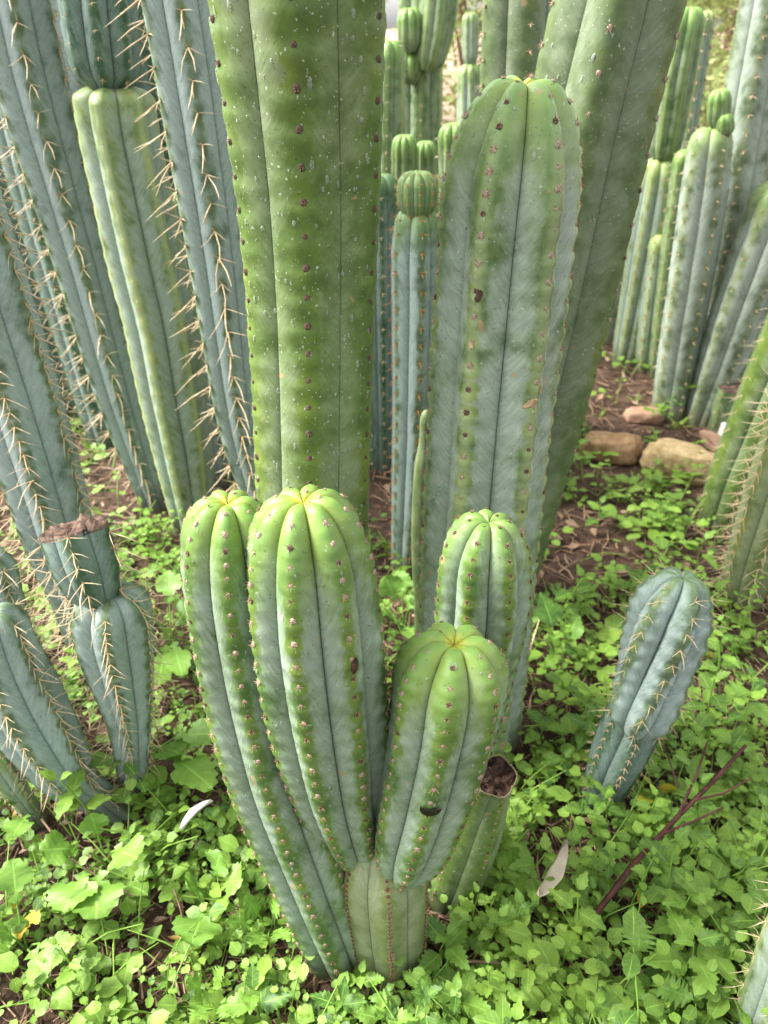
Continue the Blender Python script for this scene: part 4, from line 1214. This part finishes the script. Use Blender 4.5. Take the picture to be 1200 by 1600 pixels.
# reddish woody stem
def woody():
    base = atz(905, 1460, 0.0)
    root = thing('woody_stem', base, 'bare reddish brown branching woody stem among the weeds at the right', 'plant stem')
    def branch(name, pix, r0, r1):
        pts = [atz(px, py, z) - base for px, py, z in pix]
        V, Q = tube(pts, list(np.linspace(r0, r1, len(pts))), 7)
        link(bpy.data.objects.new(name, np_mesh(name, V, Q, WOOD_RED)), root)
    branch('main_stem', [(895, 1475, -.01), (930, 1430, .04), (990, 1350, .085), (1060, 1275, .105), (1120, 1215, .12), (1165, 1165, .135)], .0042, .0024)
    branch('side_branch', [(1060, 1275, .105), (1075, 1240, .12), (1090, 1205, .135), (1105, 1160, .15)], .0022, .0012)
    branch('side_branch', [(1030, 1305, .097), (1080, 1285, .107), (1130, 1262, .117)], .0022, .0011)
    branch('side_branch', [(1085, 1250, .112), (1130, 1240, .123), (1175, 1215, .135)], .0018, .001)
    branch('side_branch', [(1060, 1230, .12), (1040, 1170, .13), (1020, 1130, .14)], .0012, .0007)
woody()

# dry stalks and twigs
def twig(label, pix, r, mat=TWIG, name='dry_twig'):
    base = atz(*pix[0])
    V, Q = tube([atz(*p) - base for p in pix], list(np.linspace(r, r * .6, len(pix))), 6)
    o = bpy.data.objects.new(name, np_mesh(name, V, Q, mat))
    o.location = base
    link(o); tag(o, label, 'twig', 'dry twigs')
twig('thin tan stalk standing in the lower left weeds', [(298, 1518, .005), (292, 1460, .03), (282, 1420, .05), (272, 1388, .065)], .0016)
twig('dark twig lying among the lower left weeds', [(65, 1280, .03), (110, 1340, .04), (160, 1375, .03), (210, 1400, .02)], .0016)
twig('grey brown twig lying right of the stump foot', [(708, 1502, .03), (760, 1503, .035), (825, 1509, .03)], .0018)
twig('thin twig beside the grey brown one at the bottom', [(760, 1515, .03), (800, 1540, .02), (830, 1570, .01)], .0011)
twig('pale stalk right of the broad dark column foot', [(823, 1035, .02), (833, 1000, .05), (843, 968, .075)], .0018, SPINE_GOLD)
twig('dark twig lying on the mulch under the broad column', [(850, 885, .02), (875, 897, .02), (905, 915, .02)], .0028)
twig('black twig caught across the low blue stem', [(125, 1055, .16), (155, 1090, .15), (190, 1120, .14)], .0022, CRUST)

# dry curled leaves lying on the weeds
def dry_leaf(label, pA, pB, w, mat, curl, roll):
    A, B = atz(*pA), atz(*pB)
    d = B - A; L = d.length; d.normalize()
    view = (CP - (A + B) / 2).normalized()
    sd = d.cross(view).normalized(); nn = sd.cross(d)
    sd, nn = sd * math.cos(roll) + nn * math.sin(roll), nn * math.cos(roll) - sd * math.sin(roll)
    V, Q = [], []
    rows, cols = 14, 6
    for side in (0, 1):
        for i in range(rows + 1):
            t = i / rows
            hw = w / 2 * max(.03, math.sin(math.pi * t ** .8) ** .75) * (1 + .08 * math.sin(t * 17))
            for j in range(cols + 1):
                c = 2 * j / cols - 1
                V.append(tuple(d * L * t + sd * hw * c + nn * (curl * w * c * c + .10 * L * 4 * t * (1 - t) + .03 * w * math.sin(9 * t + 3 * c) + side * .0006)))
    n_ = cols + 1; o2 = (rows + 1) * n_
    for i in range(rows):
        for j in range(cols):
            a = i * n_ + j
            Q += [(a, a + n_, a + n_ + 1, a + 1), (o2 + a, o2 + a + 1, o2 + a + n_ + 1, o2 + a + n_)]
    o = bpy.data.objects.new('dry_leaf', np_mesh('dry_leaf', V, Q, mat))
    o.location = A
    link(o); tag(o, label, 'dry leaf')
dry_leaf('slender whitish dry leaf lying on the weeds at the left', (286, 1298, .06), (334, 1252, .095), .013, TAG_WHITE, .45, .9)
dry_leaf('long curled beige dry leaf in the weeds right of the stump', (838, 1396, .07), (882, 1310, .115), .020, TAG_GREY, .4, -.6)

# stones
def stone(label, px, py, size, rz, mat, seed, name='stone'):
    """size: half extents in m"""
    P = atz(px, py, size[2] * .8)
    n_, m_ = 26, 18
    V, Q = [], []
    for j in range(m_ + 1):
        a = -math.pi / 2 + math.pi * j / m_
        for i in range(n_):
            t = 2 * math.pi * i / n_
            c = Vector((math.cos(a) * math.cos(t), math.cos(a) * math.sin(t), math.sin(a)))
            e = .55
            q = Vector([math.copysign(abs(v) ** e, v) for v in c])
            q *= 1 + .22 * noise.noise(tuple(c * 1.4 + Vector((seed, 0, 0)))) + .09 * noise.noise(tuple(c * 4 + Vector((seed, 2, 0)))) + .04 * noise.noise(tuple(c * 11 + Vector((seed, 5, 0))))
            V.append((q.x * size[0], q.y * size[1], q.z * size[2]))
    for j in range(m_):
        for i in range(n_):
            Q.append((j * n_ + i, j * n_ + (i + 1) % n_, (j + 1) * n_ + (i + 1) % n_, (j + 1) * n_ + i))
    o = bpy.data.objects.new(name, np_mesh(name, V, Q, mat))
    o.location = (P.x, P.y, size[2] * .38)
    o.rotation_euler = (rnd.uniform(-.1, .1), rnd.uniform(-.12, .12), rz)
    link(o); tag(o, label, 'stone', 'stones on the mulch')
stone('rounded tan block of stone on the mulch', 1066, 712, (.088, .052, .045), R(-28), STONE_TAN, 2)
stone('brown stone left of the tan block', 955, 692, (.075, .045, .035), R(-18), STONE_BROWN, 5)
stone('reddish flat stone behind the tan block', 1006, 645, (.05, .035, .02), R(-10), STONE_RED, 8)
stone('terracotta shard right of the tan block', 1119, 690, (.022, .06, .018), R(10), STONE_RED, 9)
stone('pale flat stone against the moss stained column', 1143, 668, (.03, .06, .035), R(-14), STONE_PALE, 10)
stone('pale boulder between the olive and blue columns', 585, 610, (.10, .08, .07), R(10), STONE_TAN, 12)

# ------------------------------------------------------------------ distant shrubs and trees
def shrub(label, x, y, rx, h, count, seed, leafsize, mat=LEAF_BUSH, name='shrub', trunk=.12, cat='shrub', tone=.6):
    rr = random.Random(seed)
    root = thing(name, (x, y, 0), label, cat, 'far shrubs and trees')
    bag = Bag()
    tips = []
    for i in range(rr.randint(6, 9)):
        a = rr.uniform(0, 6.28); q = rr.uniform(.2, .8)
        tip = Vector((math.cos(a) * rx * q, math.sin(a) * rx * q, h * rr.uniform(.5, .95)))
        V, Q = tube([(0, 0, 0), tuple(Vector((tip.x * .25, tip.y * .25, tip.z * .45))), tuple(tip)], [.03 * h, .018 * h, .004 * h], 5)
        bag.add(V, Q)
        tips.append(tip)
    link(bpy.data.objects.new('trunk', bag.mesh('trunk', TWIG)), root)
    bag = Bag()
    cl = [Vector((rr.gauss(0, .45) * rx, rr.gauss(0, .45) * rx, h * (trunk + (1 - trunk) * rr.random()))) for _ in range(26)] + tips
    for i in range(count):
        c = rr.choice(cl)
        p = c + Vector((rr.gauss(0, .16) * rx, rr.gauss(0, .16) * rx, rr.gauss(0, .10) * h))
        if p.z < .02: continue
        L = leafsize * rr.uniform(.6, 1.3)
        V, Q, A = leaf(L, L * .5, 2, 0, 'lance', .2, .2, 3, rr)
        V = V @ rotm(rr.uniform(0, 6.28), rr.uniform(-1.0, 1.0), rr.uniform(-1, 1)).T + np.array(p)
        A[:, 2] = min(.88, max(0, rr.gauss(tone, .22)))
        bag.add(V, Q, A)
    link(bpy.data.objects.new('crown', bag.mesh('crown', mat)), root)
shrub('pale yellow green shrub beyond the distant columns at the right', 2.30, 5.4, .55, .95, 3000, 1, .06)
shrub('round pale shrub behind the yellow green one at the right', 3.75, 9.5, 1.2, 1.7, 3200, 2, .11)
shrub('far pale tree behind the shrubs at the right', 9.0, 17.0, 3.2, 6.0, 3800, 3, .26, name='far_tree', cat='tree', trunk=.2)
shrub('far tree behind the centre gap', 4.4, 22.0, 3.6, 6.5, 3800, 4, .28, name='far_tree', cat='tree', trunk=.2)
shrub('far tree behind the left columns', -7.0, 18.0, 4.0, 6.5, 3800, 5, .28, name='far_tree', cat='tree', trunk=.2)
shrub('small dry shrub on the leaf litter in the centre gap', 0.72, 6.2, .30, .45, 900, 6, .05, tone=.8)
shrub('low shrub behind the left stand of columns', -1.9, 4.6, .9, 1.5, 2600, 7, .08)
shrub('low shrub behind the tall dark column', 1.75, 5.0, .55, 0.8, 1800, 8, .06)
shrub('bright pale shrub closing the centre gap', 0.95, 9.5, .9, 1.9, 3000, 9, .10, tone=.8)
shrub('far pale hedge like shrub at the upper right', 5.2, 13.0, 1.8, 2.6, 3200, 10, .15, tone=.75)
print('tris', sum(len(m.loops) - 2 * len(m.polygons) for m in bpy.data.meshes)); print('objects', len(bpy.data.objects))
